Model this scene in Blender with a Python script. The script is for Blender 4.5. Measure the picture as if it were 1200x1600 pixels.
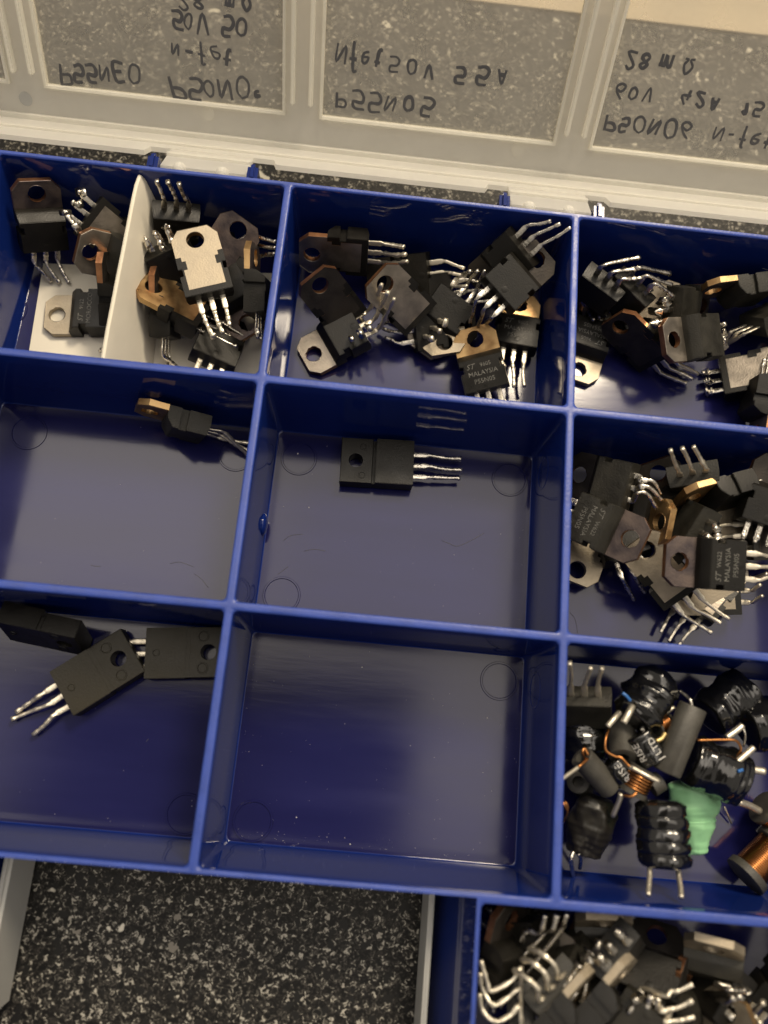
import bpy, bmesh, math, random
from mathutils import Vector, Matrix
import numpy as np
random.seed(7)
MM = 0.001
scene = bpy.context.scene
C = scene.collection
for o in list(bpy.data.objects): bpy.data.objects.remove(o)

# ------------------------------------------------------------------ camera
F_PX = 1234.58
def _rot(r):
    t = np.linalg.norm(r); a = r/t
    k = np.array([[0,-a[2],a[1]],[a[2],0,-a[0]],[-a[1],a[0],0]])
    return np.eye(3)+np.sin(t)*k+(1-np.cos(t))*k@k
CAMV = np.array([22.27, -109.43, 145.44])                     # millimetres, box rim is z = 0
CM = _rot(np.array([-0.26125784,-0.04185713,0.09502136])) @ np.diag([1.,-1,-1])
cam_d = bpy.data.cameras.new('camera'); cam = bpy.data.objects.new('camera', cam_d); C.objects.link(cam)
R3 = Matrix((CM[0], -CM[1], -CM[2])).transposed()
cam.matrix_world = Matrix.Translation(Vector(CAMV)*MM) @ R3.to_4x4()
cam_d.sensor_fit = 'VERTICAL'; cam_d.sensor_height = 24; cam_d.sensor_width = 18
cam_d.lens = F_PX/1600*24
cam_d.clip_start = 0.005; cam_d.clip_end = 50
cam_d.dof.use_dof = True; cam_d.dof.focus_distance = 0.172; cam_d.dof.aperture_fstop = 6.5
scene.camera = cam

# ------------------------------------------------------------------ world: a dim kitchen with a pale ceiling
world = bpy.data.worlds.new('World'); scene.world = world; world.use_nodes = True
wn = world.node_tree.nodes; wl = world.node_tree.links; wn.clear()
def wmath(op, a, b=None, c=None):
    n = wn.new('ShaderNodeMath'); n.operation = op
    for i, v in enumerate((a, b, c)):
        if v is None: continue
        if isinstance(v, (int, float)): n.inputs[i].default_value = v
        else: wl.new(v, n.inputs[i])
    return n.outputs[0]
def wstep(v, lo, hi):
    n = wn.new('ShaderNodeMapRange'); n.interpolation_type = 'SMOOTHSTEP'
    wl.new(v, n.inputs[0]); n.inputs[1].default_value = lo; n.inputs[2].default_value = hi
    return n.outputs[0]
tc = wn.new('ShaderNodeTexCoord'); sx = wn.new('ShaderNodeSeparateXYZ'); wl.new(tc.outputs['Generated'], sx.inputs[0])
zc = wmath('MAXIMUM', sx.outputs[2], 0.02)
xz = wmath('DIVIDE', sx.outputs[0], zc); yz = wmath('DIVIDE', sx.outputs[1], zc)
def wband(v, a, b, c, d): return wmath('MULTIPLY', wstep(v, a, b), wmath('SUBTRACT', 1.0, wstep(v, c, d)))
up = wstep(sx.outputs[2], 0.3, 0.6)
patch = wmath('MULTIPLY', up, wmath('MULTIPLY', wband(xz, -0.75, -0.45, 0.6, 0.9), wband(yz, -0.30, -0.10, 0.50, 0.75)))     # lamp-lit part of the ceiling
# the person leaning over the box keeps part of the ceiling out of view
near = wmath('SUBTRACT', 1.0, wstep(yz, 0.0, 0.13))
left = wmath('SUBTRACT', 1.0, wstep(xz, 0.085, 0.105))
pers = wmath('MULTIPLY', near, wmath('MULTIPLY', left, wstep(xz, -0.62, -0.30)))
patch = wmath('MULTIPLY', patch, wmath('SUBTRACT', 1.0, wmath('MULTIPLY', pers, 0.97)))
room = wmath('MULTIPLY_ADD', wstep(sx.outputs[2], -0.2, 0.5), 0.26, 0.20)
room = wmath('MULTIPLY', room, wmath('SUBTRACT', 1.0, wmath('MULTIPLY', wmath('MULTIPLY', up, pers), 0.9)))
patch = wmath('MULTIPLY', patch, wmath('SUBTRACT', 1.0, wmath('MULTIPLY', wstep(xz, -0.22, -0.05), 0.36)))
lev = wmath('MULTIPLY_ADD', patch, 3.1, room)
bgc = wn.new('ShaderNodeBackground'); bgc.inputs[0].default_value = (1.0, 0.90, 0.775, 1)
wl.new(wmath('MULTIPLY', lev, 1.0), bgc.inputs[1])
wo = wn.new('ShaderNodeOutputWorld'); wl.new(bgc.outputs[0], wo.inputs[0])

# lamp over the worktop, behind the box
ld = bpy.data.lights.new('kitchen_lamp', 'AREA'); ld.shape = 'DISK'; ld.size = 0.16; ld.energy = 3.8; ld.color = (1.0, 0.845, 0.63)
lamp = bpy.data.objects.new('kitchen_lamp', ld); C.objects.link(lamp)
lamp.location = (0.186, 0.29, 0.50)
lamp.rotation_euler = (Vector((0.02, -0.06, 0)) - lamp.location).to_track_quat('-Z', 'Y').to_euler()

scene.view_settings.view_transform = 'Standard'; scene.view_settings.look = 'None'
scene.view_settings.exposure = -0.08; scene.view_settings.gamma = 1
scene.view_settings.use_curve_mapping = False

# ------------------------------------------------------------------ pixel -> place
def V(*a): return np.array(a, float)
def ray(px, py): return CM.T @ V((px-600)/F_PX, (py-800)/F_PX, 1.)
def at_z(px, py, z): d = ray(px, py); return CAMV + (z-CAMV[2])/d[2]*d
PITCH, ROW, DEPTH = 62., 45.4, 23.6

# ------------------------------------------------------------------ materials
MATS = {}
def mat(name, base, rough=0.5, metal=0.0, vary=0.0, vscale=300, bump=0.0, bscale=900, spec=0.5, dark=None, stretch=None, rvary=0.0, coat=0.0):
    m = bpy.data.materials.new(name); m.use_nodes = True
    nt = m.node_tree; b = nt.nodes['Principled BSDF']
    b.inputs['Base Color'].default_value = (*base, 1); b.inputs['Roughness'].default_value = rough
    b.inputs['Metallic'].default_value = metal; b.inputs['Specular IOR Level'].default_value = spec
    b.inputs['Coat Weight'].default_value = coat; b.inputs['Coat Roughness'].default_value = 0.08
    t = nt.nodes.new('ShaderNodeTexCoord'); src = t.outputs['Object']
    if stretch:
        mp = nt.nodes.new('ShaderNodeMapping'); mp.inputs['Scale'].default_value = stretch
        nt.links.new(src, mp.inputs[0]); src = mp.outputs[0]
    if vary or dark or rvary:
        n = nt.nodes.new('ShaderNodeTexNoise'); n.inputs['Scale'].default_value = vscale; n.inputs['Detail'].default_value = 6
        nt.links.new(src, n.inputs[0])
        r = nt.nodes.new('ShaderNodeValToRGB'); r.color_ramp.elements[0].position = 0.35; r.color_ramp.elements[1].position = 0.68
        d = dark or tuple(c*(1-vary) for c in base)
        r.color_ramp.elements[0].color = (*d, 1); r.color_ramp.elements[1].color = (*base, 1)
        nt.links.new(n.outputs[0], r.inputs[0])
        if vary or dark: nt.links.new(r.outputs[0], b.inputs['Base Color'])
        if rvary:
            mr = nt.nodes.new('ShaderNodeMapRange'); mr.inputs[1].default_value = .3; mr.inputs[2].default_value = .7
            mr.inputs[3].default_value = rough-rvary; mr.inputs[4].default_value = rough+rvary
            nt.links.new(n.outputs[0], mr.inputs[0]); nt.links.new(mr.outputs[0], b.inputs['Roughness'])
    if bump:
        n2 = nt.nodes.new('ShaderNodeTexNoise'); n2.inputs['Scale'].default_value = bscale; n2.inputs['Detail'].default_value = 5
        nt.links.new(src, n2.inputs[0])
        bp = nt.nodes.new('ShaderNodeBump'); bp.inputs['Strength'].default_value = bump; bp.inputs['Distance'].default_value = 0.0002
        nt.links.new(n2.outputs[0], bp.inputs['Height']); nt.links.new(bp.outputs[0], b.inputs['Normal'])
    MATS[name] = m
    return m
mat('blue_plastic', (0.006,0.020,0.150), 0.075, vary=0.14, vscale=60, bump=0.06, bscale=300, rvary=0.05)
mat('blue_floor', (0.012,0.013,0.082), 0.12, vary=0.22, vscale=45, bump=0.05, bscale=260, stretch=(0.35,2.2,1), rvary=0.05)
mat('blue_rim', (0.032,0.070,0.36), 0.38, vary=0.22, vscale=220, bump=0.3, bscale=1500, rvary=0.08)  # paler blue: scuffed edges, plus lamp light on the rounding put into colour
mat('paper', (0.80,0.75,0.63), 0.8, vary=0.10, vscale=60, bump=0.5, bscale=250)
mat('black_plastic', (0.0105,0.0095,0.0075), 0.38, vary=0.35, vscale=220, bump=0.25, bscale=3500, rvary=0.08, spec=0.28)
mat('worn_plastic', (0.026,0.024,0.018), 0.5, vary=0.45, vscale=260, bump=0.4, bscale=3000, rvary=0.1, spec=0.4)
mat('package_back', (0.026,0.022,0.012), 0.42, vary=0.3, vscale=160, bump=0.2, bscale=2500, rvary=0.08, spec=0.3)
mat('tin', (0.42,0.36,0.27), 0.48, 0.9, vary=0.25, vscale=260, bump=0.25, bscale=2500, rvary=0.1)
mat('dull_tin', (0.34,0.30,0.25), 0.40, 0.9, vary=0.45, vscale=230, bump=0.3, bscale=2500, rvary=0.1)
mat('dark_metal', (0.16,0.125,0.11), 0.42, 0.85, dark=(0.06,0.05,0.055), vscale=260, bump=0.25, bscale=2500, rvary=0.1)
mat('black_metal', (0.05,0.043,0.037), 0.45, 0.7, vary=0.4, vscale=260, bump=0.25, bscale=2500, rvary=0.1)
mat('gold_metal', (0.62,0.42,0.20), 0.34, 0.9, dark=(0.35,0.2,0.09), vscale=260, bump=0.2, rvary=0.1)
mat('copper_edge', (0.55,0.27,0.13), 0.38, 0.9, dark=(0.22,0.10,0.05), vscale=330, bump=0.3)
mat('lead_metal', (0.86,0.81,0.71), 0.27, 1.0, vary=0.35, vscale=600, bump=0.45, bscale=1800, rvary=0.1)
mat('lead_bright', (0.86,0.79,0.64), 0.36, 0.85, vary=0.15, vscale=600, bump=0.35, bscale=1800)
mat('print', (0.19,0.185,0.165), 0.6, vary=0.65, vscale=1500)
mat('white_print', (0.72,0.70,0.66), 0.6, vary=0.3, vscale=1500)
mat('gloss_sleeve', (0.006,0.006,0.006), 0.12, bump=0.9, bscale=260, coat=0.6)
mat('dull_sleeve', (0.018,0.016,0.012), 0.36, bump=0.9, bscale=200, vary=0.3)
mat('green_sleeve', (0.31,0.64,0.34), 0.40, bump=0.6, bscale=180, vary=0.2, vscale=120)
mat('ferrite', (0.070,0.066,0.056), 0.5, vary=0.35, vscale=350, bump=0.35, bscale=2200)
mat('wire_copper', (0.58,0.25,0.085), 0.28, 1.0, vary=0.3, vscale=500)
mat('wire_yellow', (0.70,0.52,0.22), 0.35, 0.7)
mat('blue_dab', (0.03,0.14,0.42), 0.3)
mat('ink', (0.085,0.085,0.09), 0.5)
mat('grey_handle', (0.46,0.46,0.44), 0.42, vary=0.1, vscale=50, bump=0.15)
mat('beige_board', (0.56,0.47,0.34), 0.55, vary=0.25, vscale=40, bump=0.2, stretch=(0.2,1,3))
mat('dust', (0.7,0.68,0.64), 0.8)

def lid_mat(name, transp, col, rough):
    m = bpy.data.materials.new(name); m.use_nodes = True; nt = m.node_tree; nt.nodes.clear()
    out = nt.nodes.new('ShaderNodeOutputMaterial')
    tr = nt.nodes.new('ShaderNodeBsdfTransparent'); tr.inputs[0].default_value = (0.97,0.96,0.92,1)
    tl = nt.nodes.new('ShaderNodeBsdfTranslucent'); tl.inputs[0].default_value = (*col,1)
    df = nt.nodes.new('ShaderNodeBsdfPrincipled'); df.inputs['Base Color'].default_value = (*col,1); df.inputs['Roughness'].default_value = rough
    t = nt.nodes.new('ShaderNodeTexCoord'); n = nt.nodes.new('ShaderNodeTexNoise'); n.inputs['Scale'].default_value = 110; n.inputs['Detail'].default_value = 8
    nt.links.new(t.outputs['Object'], n.inputs[0])
    bp = nt.nodes.new('ShaderNodeBump'); bp.inputs['Strength'].default_value = .10; bp.inputs['Distance'].default_value = .0003
    nt.links.new(n.outputs[0], bp.inputs['Height']); nt.links.new(bp.outputs[0], df.inputs['Normal'])
    m1 = nt.nodes.new('ShaderNodeMixShader'); m1.inputs[0].default_value = 0.6
    nt.links.new(df.outputs[0], m1.inputs[1]); nt.links.new(tl.outputs[0], m1.inputs[2])
    m2 = nt.nodes.new('ShaderNodeMixShader')
    mr = nt.nodes.new('ShaderNodeMapRange'); mr.inputs[1].default_value=.3; mr.inputs[2].default_value=.75
    mr.inputs[3].default_value = min(1,transp+.03); mr.inputs[4].default_value = transp-.05
    nt.links.new(n.outputs[0], mr.inputs[0]); nt.links.new(mr.outputs[0], m2.inputs[0])
    nt.links.new(m1.outputs[0], m2.inputs[1]); nt.links.new(tr.outputs[0], m2.inputs[2])
    nt.links.new(m2.outputs[0], out.inputs[0]); MATS[name] = m
lid_mat('lid_frame', 0.22, (0.95,0.94,0.90), 0.28)
lid_mat('lid_bead', 0.10, (0.96,0.945,0.89), 0.3)
lid_mat('lid_pane', 0.72, (0.90,0.89,0.85), 0.18)

def counter_mat():
    m = bpy.data.materials.new('speckled_laminate'); m.use_nodes = True; nt = m.node_tree; b = nt.nodes['Principled BSDF']
    b.inputs['Roughness'].default_value = 0.42; b.inputs['Specular IOR Level'].default_value = 0.25
    t = nt.nodes.new('ShaderNodeTexCoord')
    def noise(scale, det=3, dist=0.0):
        n = nt.nodes.new('ShaderNodeTexNoise'); n.inputs['Scale'].default_value = scale; n.inputs['Detail'].default_value = det
        n.inputs['Distortion'].default_value = dist
        nt.links.new(t.outputs['Object'], n.inputs[0]); return n.outputs[0]
    def ramp(v, stops):
        r = nt.nodes.new('ShaderNodeValToRGB'); e = r.color_ramp.elements
        while len(e) < len(stops): e.new(0.5)
        for k, (p, c) in enumerate(stops): e[k].position = p; e[k].color = (*c, 1)
        nt.links.new(v, r.inputs[0]); return r.outputs[0]
    def mix(f, a, c):
        x = nt.nodes.new('ShaderNodeMix'); x.data_type = 'RGBA'
        nt.links.new(f, x.inputs[0]); nt.links.new(a, x.inputs[6])
        if isinstance(c, tuple): x.inputs[7].default_value = (*c, 1)
        else: nt.links.new(c, x.inputs[7])
        return x.outputs[2]
    base = ramp(noise(1150, 4, 1.0), [(0.42,(0.005,0.005,0.005)),(0.53,(0.024,0.022,0.020)),(0.60,(0.085,0.080,0.070)),(0.66,(0.40,0.38,0.33))])
    def chips(scale, thr, col, base, keep):
        v = nt.nodes.new('ShaderNodeTexVoronoi'); v.inputs['Scale'].default_value = scale
        w = nt.nodes.new('ShaderNodeVectorMath'); w.operation = 'MULTIPLY_ADD'
        n = nt.nodes.new('ShaderNodeTexNoise'); n.inputs['Scale'].default_value = scale*2.2
        nt.links.new(t.outputs['Object'], n.inputs[0])
        nt.links.new(n.outputs['Color'], w.inputs[0]); w.inputs[1].default_value = (0.9/scale,)*3
        nt.links.new(t.outputs['Object'], w.inputs[2]); nt.links.new(w.outputs[0], v.inputs[0])
        a = ramp(v.outputs['Distance'], [(thr*.75,(1,1,1)),(thr,(0,0,0))])
        s = nt.nodes.new('ShaderNodeSeparateColor'); nt.links.new(v.outputs['Color'], s.inputs[0])
        k = ramp(s.outputs[0], [(keep,(0,0,0)),(keep+.01,(1,1,1))])
        mu = nt.nodes.new('ShaderNodeMath'); mu.operation = 'MULTIPLY'
        nt.links.new(a, mu.inputs[0]); nt.links.new(k, mu.inputs[1])
        return mix(mu.outputs[0], base, col)
    c = chips(420, 0.42, (0.012,0.012,0.012), base, 0.55)
    c = chips(480, 0.27, (0.33,0.31,0.27), c, 0.80)
    c = chips(270, 0.20, (0.20,0.185,0.16), c, 0.86)
    c = chips(150, 0.20, (0.60,0.57,0.49), c, 0.80)
    c = chips(150, 0.22, (0.008,0.008,0.008), c, 0.90)
    nt.links.new(c, b.inputs['Base Color'])
    MATS['counter'] = m
counter_mat()

# ------------------------------------------------------------------ object helpers
def obj(name, bm, m, parent=None, smooth=False, scale=MM):
    me = bpy.data.meshes.new(name)
    bmesh.ops.recalc_face_normals(bm, faces=bm.faces[:])
    if scale != 1: bmesh.ops.scale(bm, vec=(scale,)*3, verts=bm.verts[:])
    if smooth:
        for f in bm.faces: f.smooth = True
    bm.to_mesh(me); bm.free()
    for x in (m if isinstance(m, (list, tuple)) else [m]): me.materials.append(MATS[x])
    if smooth == 'angle': me.set_sharp_from_angle(angle=math.radians(40))
    o = bpy.data.objects.new(name, me); C.objects.link(o)
    if parent: o.parent = parent
    return o
def tag(o, label=None, cat=None, group=None, kind=None):
    if label: o['label'] = label
    if cat: o['category'] = cat
    if group: o['group'] = group
    if kind: o['kind'] = kind
    return o
def thing(name, label, cat, mw=None, group=None):
    o = bpy.data.objects.new(name, None); C.objects.link(o); o.empty_display_size = 0.005
    if mw is not None: o.matrix_world = mw
    return tag(o, label, cat, group)
def share(name, me, parent):
    o = bpy.data.objects.new(name, me); C.objects.link(o); o.parent = parent; return o
def box(bm, lo, hi, mi=0):
    x0,y0,z0 = lo; x1,y1,z1 = hi
    v = [bm.verts.new(p) for p in ((x0,y0,z0),(x1,y0,z0),(x1,y1,z0),(x0,y1,z0),(x0,y0,z1),(x1,y0,z1),(x1,y1,z1),(x0,y1,z1))]
    for q in ((3,2,1,0),(4,5,6,7),(0,1,5,4),(1,2,6,5),(2,3,7,6),(3,0,4,7)):
        bm.faces.new([v[i] for i in q]).material_index = mi
    return v
def ring_faces(bm, a, b, mi=0):
    n = len(a)
    for i in range(n): bm.faces.new((a[i], a[(i+1)%n], b[(i+1)%n], b[i])).material_index = mi
def plate(bm, outline, holes, z0, z1, mi_face=0, mi_edge=0):
    """flat plate with holes, xy outline, between z0 and z1"""
    for z, flip in ((z0, True), (z1, False)):
        es = []
        for lp in [outline]+holes:
            vs = [bm.verts.new((x,y,z)) for x,y in lp]
            es += [bm.edges.new((vs[i], vs[(i+1)%len(vs)])) for i in range(len(vs))]
        r = bmesh.ops.triangle_fill(bm, edges=es, use_beauty=True, use_dissolve=False)
        for g in r['geom']:
            if isinstance(g, bmesh.types.BMFace): g.material_index = mi_face
    for lp in [outline]+holes:
        a = [bm.verts.new((x,y,z0)) for x,y in lp]; b = [bm.verts.new((x,y,z1)) for x,y in lp]
        ring_faces(bm, a, b, mi_edge)
    bmesh.ops.remove_doubles(bm, verts=bm.verts[:], dist=1e-4)
def circ(cx, cy, r, n=20): return [(cx+r*math.cos(2*math.pi*i/n), cy+r*math.sin(2*math.pi*i/n)) for i in range(n)]
def frame_of(t, up):
    t = Vector(t).normalized(); s = Vector(up).cross(t)
    if s.length < 1e-4: s = Vector((1,0.3,0.2)).cross(t)
    s.normalize(); return t, s, t.cross(s)
def sweep(bm, pts, dims, up=(0,0,1), n=8, sq=0.6, mi=0):
    """rounded-rectangle section swept along pts; dims = (half width, half thickness) per point"""
    pts = [Vector(p) for p in pts]; rings = []
    for i, p in enumerate(pts):
        t = (pts[min(i+1,len(pts)-1)]-pts[max(i-1,0)])
        if t.length < 1e-6: t = Vector((0,-1,0))
        t, s, u = frame_of(t, up)
        if rings and False: pass
        w, h = dims[i] if isinstance(dims, list) else dims
        rg = []
        for k in range(n):
            a = 2*math.pi*(k+.5)/n; c, sn = math.cos(a), math.sin(a)
            c = math.copysign(abs(c)**sq, c); sn = math.copysign(abs(sn)**sq, sn)
            rg.append(bm.verts.new(p + s*(w*c) + u*(h*sn)))
        rings.append(rg)
    for a, b in zip(rings, rings[1:]): ring_faces(bm, a, b, mi)
    for rg in (rings[0], rings[-1]): bm.faces.new(rg).material_index = mi
def spline(pts, k=5):
    """Catmull-Rom through pts"""
    P = [Vector(p) for p in pts]
    if len(P) < 3: 
        return [P[0].lerp(P[1], i/k) for i in range(k+1)] if len(P) == 2 else P
    Q = [P[0]*2-P[1]]+P+[P[-1]*2-P[-2]]; out = []
    for i in range(1, len(Q)-2):
        for j in range(k):
            t = j/k; a,b,c,d = Q[i-1],Q[i],Q[i+1],Q[i+2]
            out.append(0.5*((2*b)+(c-a)*t+(2*a-5*b+4*c-d)*t*t+(3*b-a-3*c+d)*t**3))
    out.append(P[-1]); return out
def tube(bm, pts, r, n=10, k=6, mi=0, up=(0.1,0.2,1)):
    s = spline(pts, k); sweep(bm, s, [((r(i/(len(s)-1)) if callable(r) else r),)*2 for i in range(len(s))], up=up, n=n, sq=1.0, mi=mi)
TEXTS = {}
def text_bm(bm, s, size, M, shear=0.0, depth=0.0):
    """flat lettering laid in plane through matrix M (units mm)"""
    key = (s, shear)
    if key not in TEXTS:
        cu = bpy.data.curves.new('letters', 'FONT'); cu.body = s; cu.size = 1; cu.align_x = 'CENTER'; cu.align_y = 'CENTER'; cu.shear = shear; cu.resolution_u = 2
        to = bpy.data.objects.new('letters', cu); C.objects.link(to)
        dg = bpy.context.evaluated_depsgraph_get(); me = bpy.data.meshes.new_from_object(to.evaluated_get(dg))
        TEXTS[key] = ([v.co.copy() for v in me.vertices], [tuple(p.vertices) for p in me.polygons])
        bpy.data.objects.remove(to); bpy.data.meshes.remove(me)
    vs, fs = TEXTS[key]
    nv = [bm.verts.new(M @ Vector((v.x*size, v.y*size, v.z))) for v in vs]
    for f in fs:
        try: bm.faces.new([nv[i] for i in f])
        except ValueError: pass

# ------------------------------------------------------------------ setting: worktop and board behind
ZC = -26.5
bm = bmesh.new(); box(bm, (-900,-700,ZC-38), (900,83,ZC))
tag(obj('countertop', bm, 'counter'), kind='structure')
bm = bmesh.new(); box(bm, (-900,83.4,ZC-38), (900,600,ZC+0.6))
tag(obj('worktop', bm, 'beige_board'), kind='structure')

# ------------------------------------------------------------------ the blue organiser
crate = thing('organizer_box', 'open blue plastic organizer box with square compartments full of electronic parts', 'organizer box', Matrix.Translation(Vector((31,-90,ZC))*MM))
OFF = Vector((31,-90,ZC))
def rr(x0,y0,x1,y1,r,z,n=4):
    out = []
    for cx,cy,a0 in ((x1-r,y1-r,0),(x0+r,y1-r,90),(x0+r,y0+r,180),(x1-r,y0+r,270)):
        for k in range(n+1):
            a = math.radians(a0+90*k/n); out.append((cx+r*math.cos(a), cy+r*math.sin(a), z))
    return out
HT, HB = 0.82, 1.85
def compartment(x0,x1,y0,y1):
    bm = bmesh.new()
    n = 4
    loops = []
    def L(pts): vs = [bm.verts.new(Vector(p)-OFF) for p in pts]; loops.append(vs); return vs
    base = rr(x0,y0,x1,y1,0.02,0,n)
    L(base)
    def inset(d, r, z): return rr(x0+d,y0+d,x1-d,y1-d,r,z,n)
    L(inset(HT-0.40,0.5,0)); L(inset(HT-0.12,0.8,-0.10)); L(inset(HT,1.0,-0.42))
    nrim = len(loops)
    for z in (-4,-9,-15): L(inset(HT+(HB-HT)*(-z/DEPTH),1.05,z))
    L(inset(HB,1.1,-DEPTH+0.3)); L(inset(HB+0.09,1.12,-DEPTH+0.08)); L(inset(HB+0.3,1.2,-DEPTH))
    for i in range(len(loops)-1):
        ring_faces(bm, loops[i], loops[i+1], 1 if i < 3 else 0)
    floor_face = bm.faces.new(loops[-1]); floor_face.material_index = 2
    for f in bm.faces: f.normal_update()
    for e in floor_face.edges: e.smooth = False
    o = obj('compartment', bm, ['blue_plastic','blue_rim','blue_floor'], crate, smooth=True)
    me = o.data
    me.polygons[len(me.polygons)-1].use_smooth = False
    return o
cells = []
CELL = {}
for c in range(-1, 3):
    for r in range(3):
        x0, x1, y1, y0 = (c-1)*PITCH+PITCH-PITCH, c*PITCH, -r*ROW, -(r+1)*ROW
        x0 = (c-1)*PITCH; x1 = c*PITCH
        cells.append((x0,x1,y0,y1)); CELL[(c,r)] = (x0,x1,y0,y1)
XL, XR = -2*PITCH, 2*PITCH
RX0, RX1 = -41.6, 48.4
YF = -3*ROW; YB = -4*ROW
cells += [(XL,RX0,YB,YF),(RX1,XR,YB,YF)]; CELL['I'] = (RX1,XR,YB,YF)
for c_ in cells: compartment(*c_)
# outer skin
bm = bmesh.new()
def wquad(p): bm.faces.new([bm.verts.new(Vector(q)-OFF) for q in p])
ZB = ZC
xl, xr, yb, yf = XL, XR, YB, 0.0
D = 1.2      # foot flare of the outer skin
wquad([(XL,0,0),(XR,0,0),(XR,0,ZB+.02),(XL,0,ZB+.02)])
wquad([(XL,0,0),(XL,YB,0),(XL,YB,ZB+.02),(XL,0,ZB+.02)])
wquad([(XR,0,0),(XR,YB,0),(XR,YB,ZB+.02),(XR,0,ZB+.02)])
wquad([(XL,YB,0),(RX0,YB,0),(RX0+5,YB,ZB+.02),(XL,YB,ZB+.02)])
wquad([(RX1,YB,0),(XR,YB,0),(XR,YB,ZB+.02),(RX1-5,YB,ZB+.02)])
wquad([(RX0,YF,0),(RX0,YB,0),(RX0+5,YB,ZB+.02),(RX0+5,YF,ZB+.02)])
wquad([(RX1,YF,0),(RX1,YB,0),(RX1-5,YB,ZB+.02),(RX1-5,YF,ZB+.02)])
wquad([(RX0,YF,0),(RX1,YF,0),(RX1-5,YF,ZB+.02),(RX0+5,YF,ZB+.02)])
wquad([(XL,0,ZB+.02),(XR,0,ZB+.02),(XR,YF,ZB+.02),(XL,YF,ZB+.02)])
obj('outer_wall', bm, 'blue_plastic', crate)
# hinge lugs on the back wall
LUGS = [-29.6,-8.2,46.6,67.4]
for x in LUGS:
    bm = bmesh.new()
    box(bm, (x-1.15,0.01,-14), (x+1.15,4.6,-0.7))
    bmesh.ops.bevel(bm, geom=[e for e in bm.edges], offset=0.8, segments=3, affect='EDGES')
    bmesh.ops.translate(bm, verts=bm.verts[:], vec=-OFF)
    obj('hinge_lug', bm, 'blue_plastic', crate, smooth='angle')
# round ejector marks moulded into floors and walls
def mark(px, py, r=3.9, z=-DEPTH):
    p = at_z(px, py, z); bm = bmesh.new()
    prof = [(r+0.16,0.0),(r+0.06,0.2),(r-0.26,0.2),(r-0.38,0.015),(0.0,0.015)]
    prev = None
    for rad, h in prof[:-1]:
        vs = [bm.verts.new(Vector((p[0]+rad*math.cos(2*math.pi*k/40), p[1]+rad*math.sin(2*math.pi*k/40), z+h))-OFF) for k in range(40)]
        if prev: ring_faces(bm, prev, vs)
        prev = vs
    bm.faces.new(prev)
    obj('moulding_mark', bm, 'blue_floor', crate)
for p in ((467,716),(796,749),(440,930),(45,676),(369,710),(780,1064),(395,1283),(290,1272),(15,484),(390,1350)): 
    if p != (390,1350): mark(*p)
def wall_mark(x, y, z, nx, ny, r=3.6):
    bm = bmesh.new(); nrm = Vector((nx,ny,0.05)).normalized(); s = Vector((-ny,nx,0)); u = nrm.cross(s); prev = None
    for rad, h in ((r+.15,0.0),(r,.10),(r-.25,.10),(r-.4,.02)):
        vs = [bm.verts.new(Vector((x,y,z))-OFF+nrm*h+s*(rad*math.cos(2*math.pi*k/36))+u*(rad*math.sin(2*math.pi*k/36))) for k in range(36)]
        if prev: ring_faces(bm, prev, vs)
        prev = vs
    bm.faces.new(prev); obj('moulding_mark', bm, 'blue_plastic', crate)
wall_mark(62-1.45, -54, -15, -1, 0); wall_mark(62-1.45, -100, -15, -1, 0)
wall_mark(12.5, -136.2+1.5, -17.5, 0, 1)
# the pip at the foot of the divider left of the middle compartment
bm = bmesh.new(); p = at_z(418,820,-20)
bmesh.ops.create_uvsphere(bm, u_segments=20, v_segments=12, radius=2.6)
for v in bm.verts: v.co = Vector((v.co.x*0.35+1.75, v.co.y*.95+p[1], v.co.z*0.95-20))-OFF
obj('moulded_pip', bm, 'blue_plastic', crate, smooth=True)

# ------------------------------------------------------------------ clear lid, hinged open behind the box
TH = math.radians(58)
LO = Vector((0,22.5,-5.5)); LS = Vector((0,math.cos(TH),math.sin(TH))); LH = Vector((0,math.sin(TH),-math.cos(TH)))
LM = Matrix(((1,0,0,0),(0,LS.y,LH.y,22.5*MM),(0,LS.z,LH.z,-5.5*MM),(0,0,0,1)))       # lid space: x, s (up the lid), h (outwards)
lid = thing('box_lid', 'translucent clear plastic lid hinged open behind the blue box with handwritten part numbers', 'lid', LM)
LSTOP = 128
SK = -7.6
bm = bmesh.new()
def lbox(x0,x1,s0,s1,h0,h1): box(bm, (x0,s0,h0), (x1,s1,h1))
WX = [(k*PITCH+4.6, k*PITCH+57.6) for k in range(-2,2)]
lbox(XL-1, XR+1, SK, -0.6, 0, 1.1)
prev = XL-1
for x0, x1 in WX:
    lbox(prev, x0-0.6, -0.6, LSTOP, 0, 1.1); prev = x1+0.6
lbox(prev, XR+1, -0.6, LSTOP, 0, 1.1)
lbox(XL-1, XR+1, LSTOP, LSTOP+8, 0, 1.1)
obj('lid_frame', bm, 'lid_frame', lid)
# raised beads round each window, pairs of ribs between windows
for x0, x1 in WX:
    bm = bmesh.new()
    for b in ((x0-0.6,x1+0.6,-0.6,0.0,-0.7,1.1),(x0-0.6,x0,0.0,LSTOP,-0.7,1.1),(x1,x1+0.6,0.0,LSTOP,-0.7,1.1)): lbox(*b)
    obj('window_bead', bm, 'lid_bead', lid)
    bm = bmesh.new(); lbox(x0, x1, 0.0, LSTOP, 0.5, 1.2); obj('window_pane', bm, 'lid_pane', lid)
for k in range(-1,2):
    for d in (-2.0, 2.0):
        bm = bmesh.new(); lbox(k*PITCH+d-0.45, k*PITCH+d+0.45, 2.0, LSTOP-3, -2.2, -0.01)
        bmesh.ops.bevel(bm, geom=bm.edges[:], offset=0.3, segments=2, affect='EDGES')
        obj('rib', bm, 'lid_bead', lid, smooth='angle')
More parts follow.
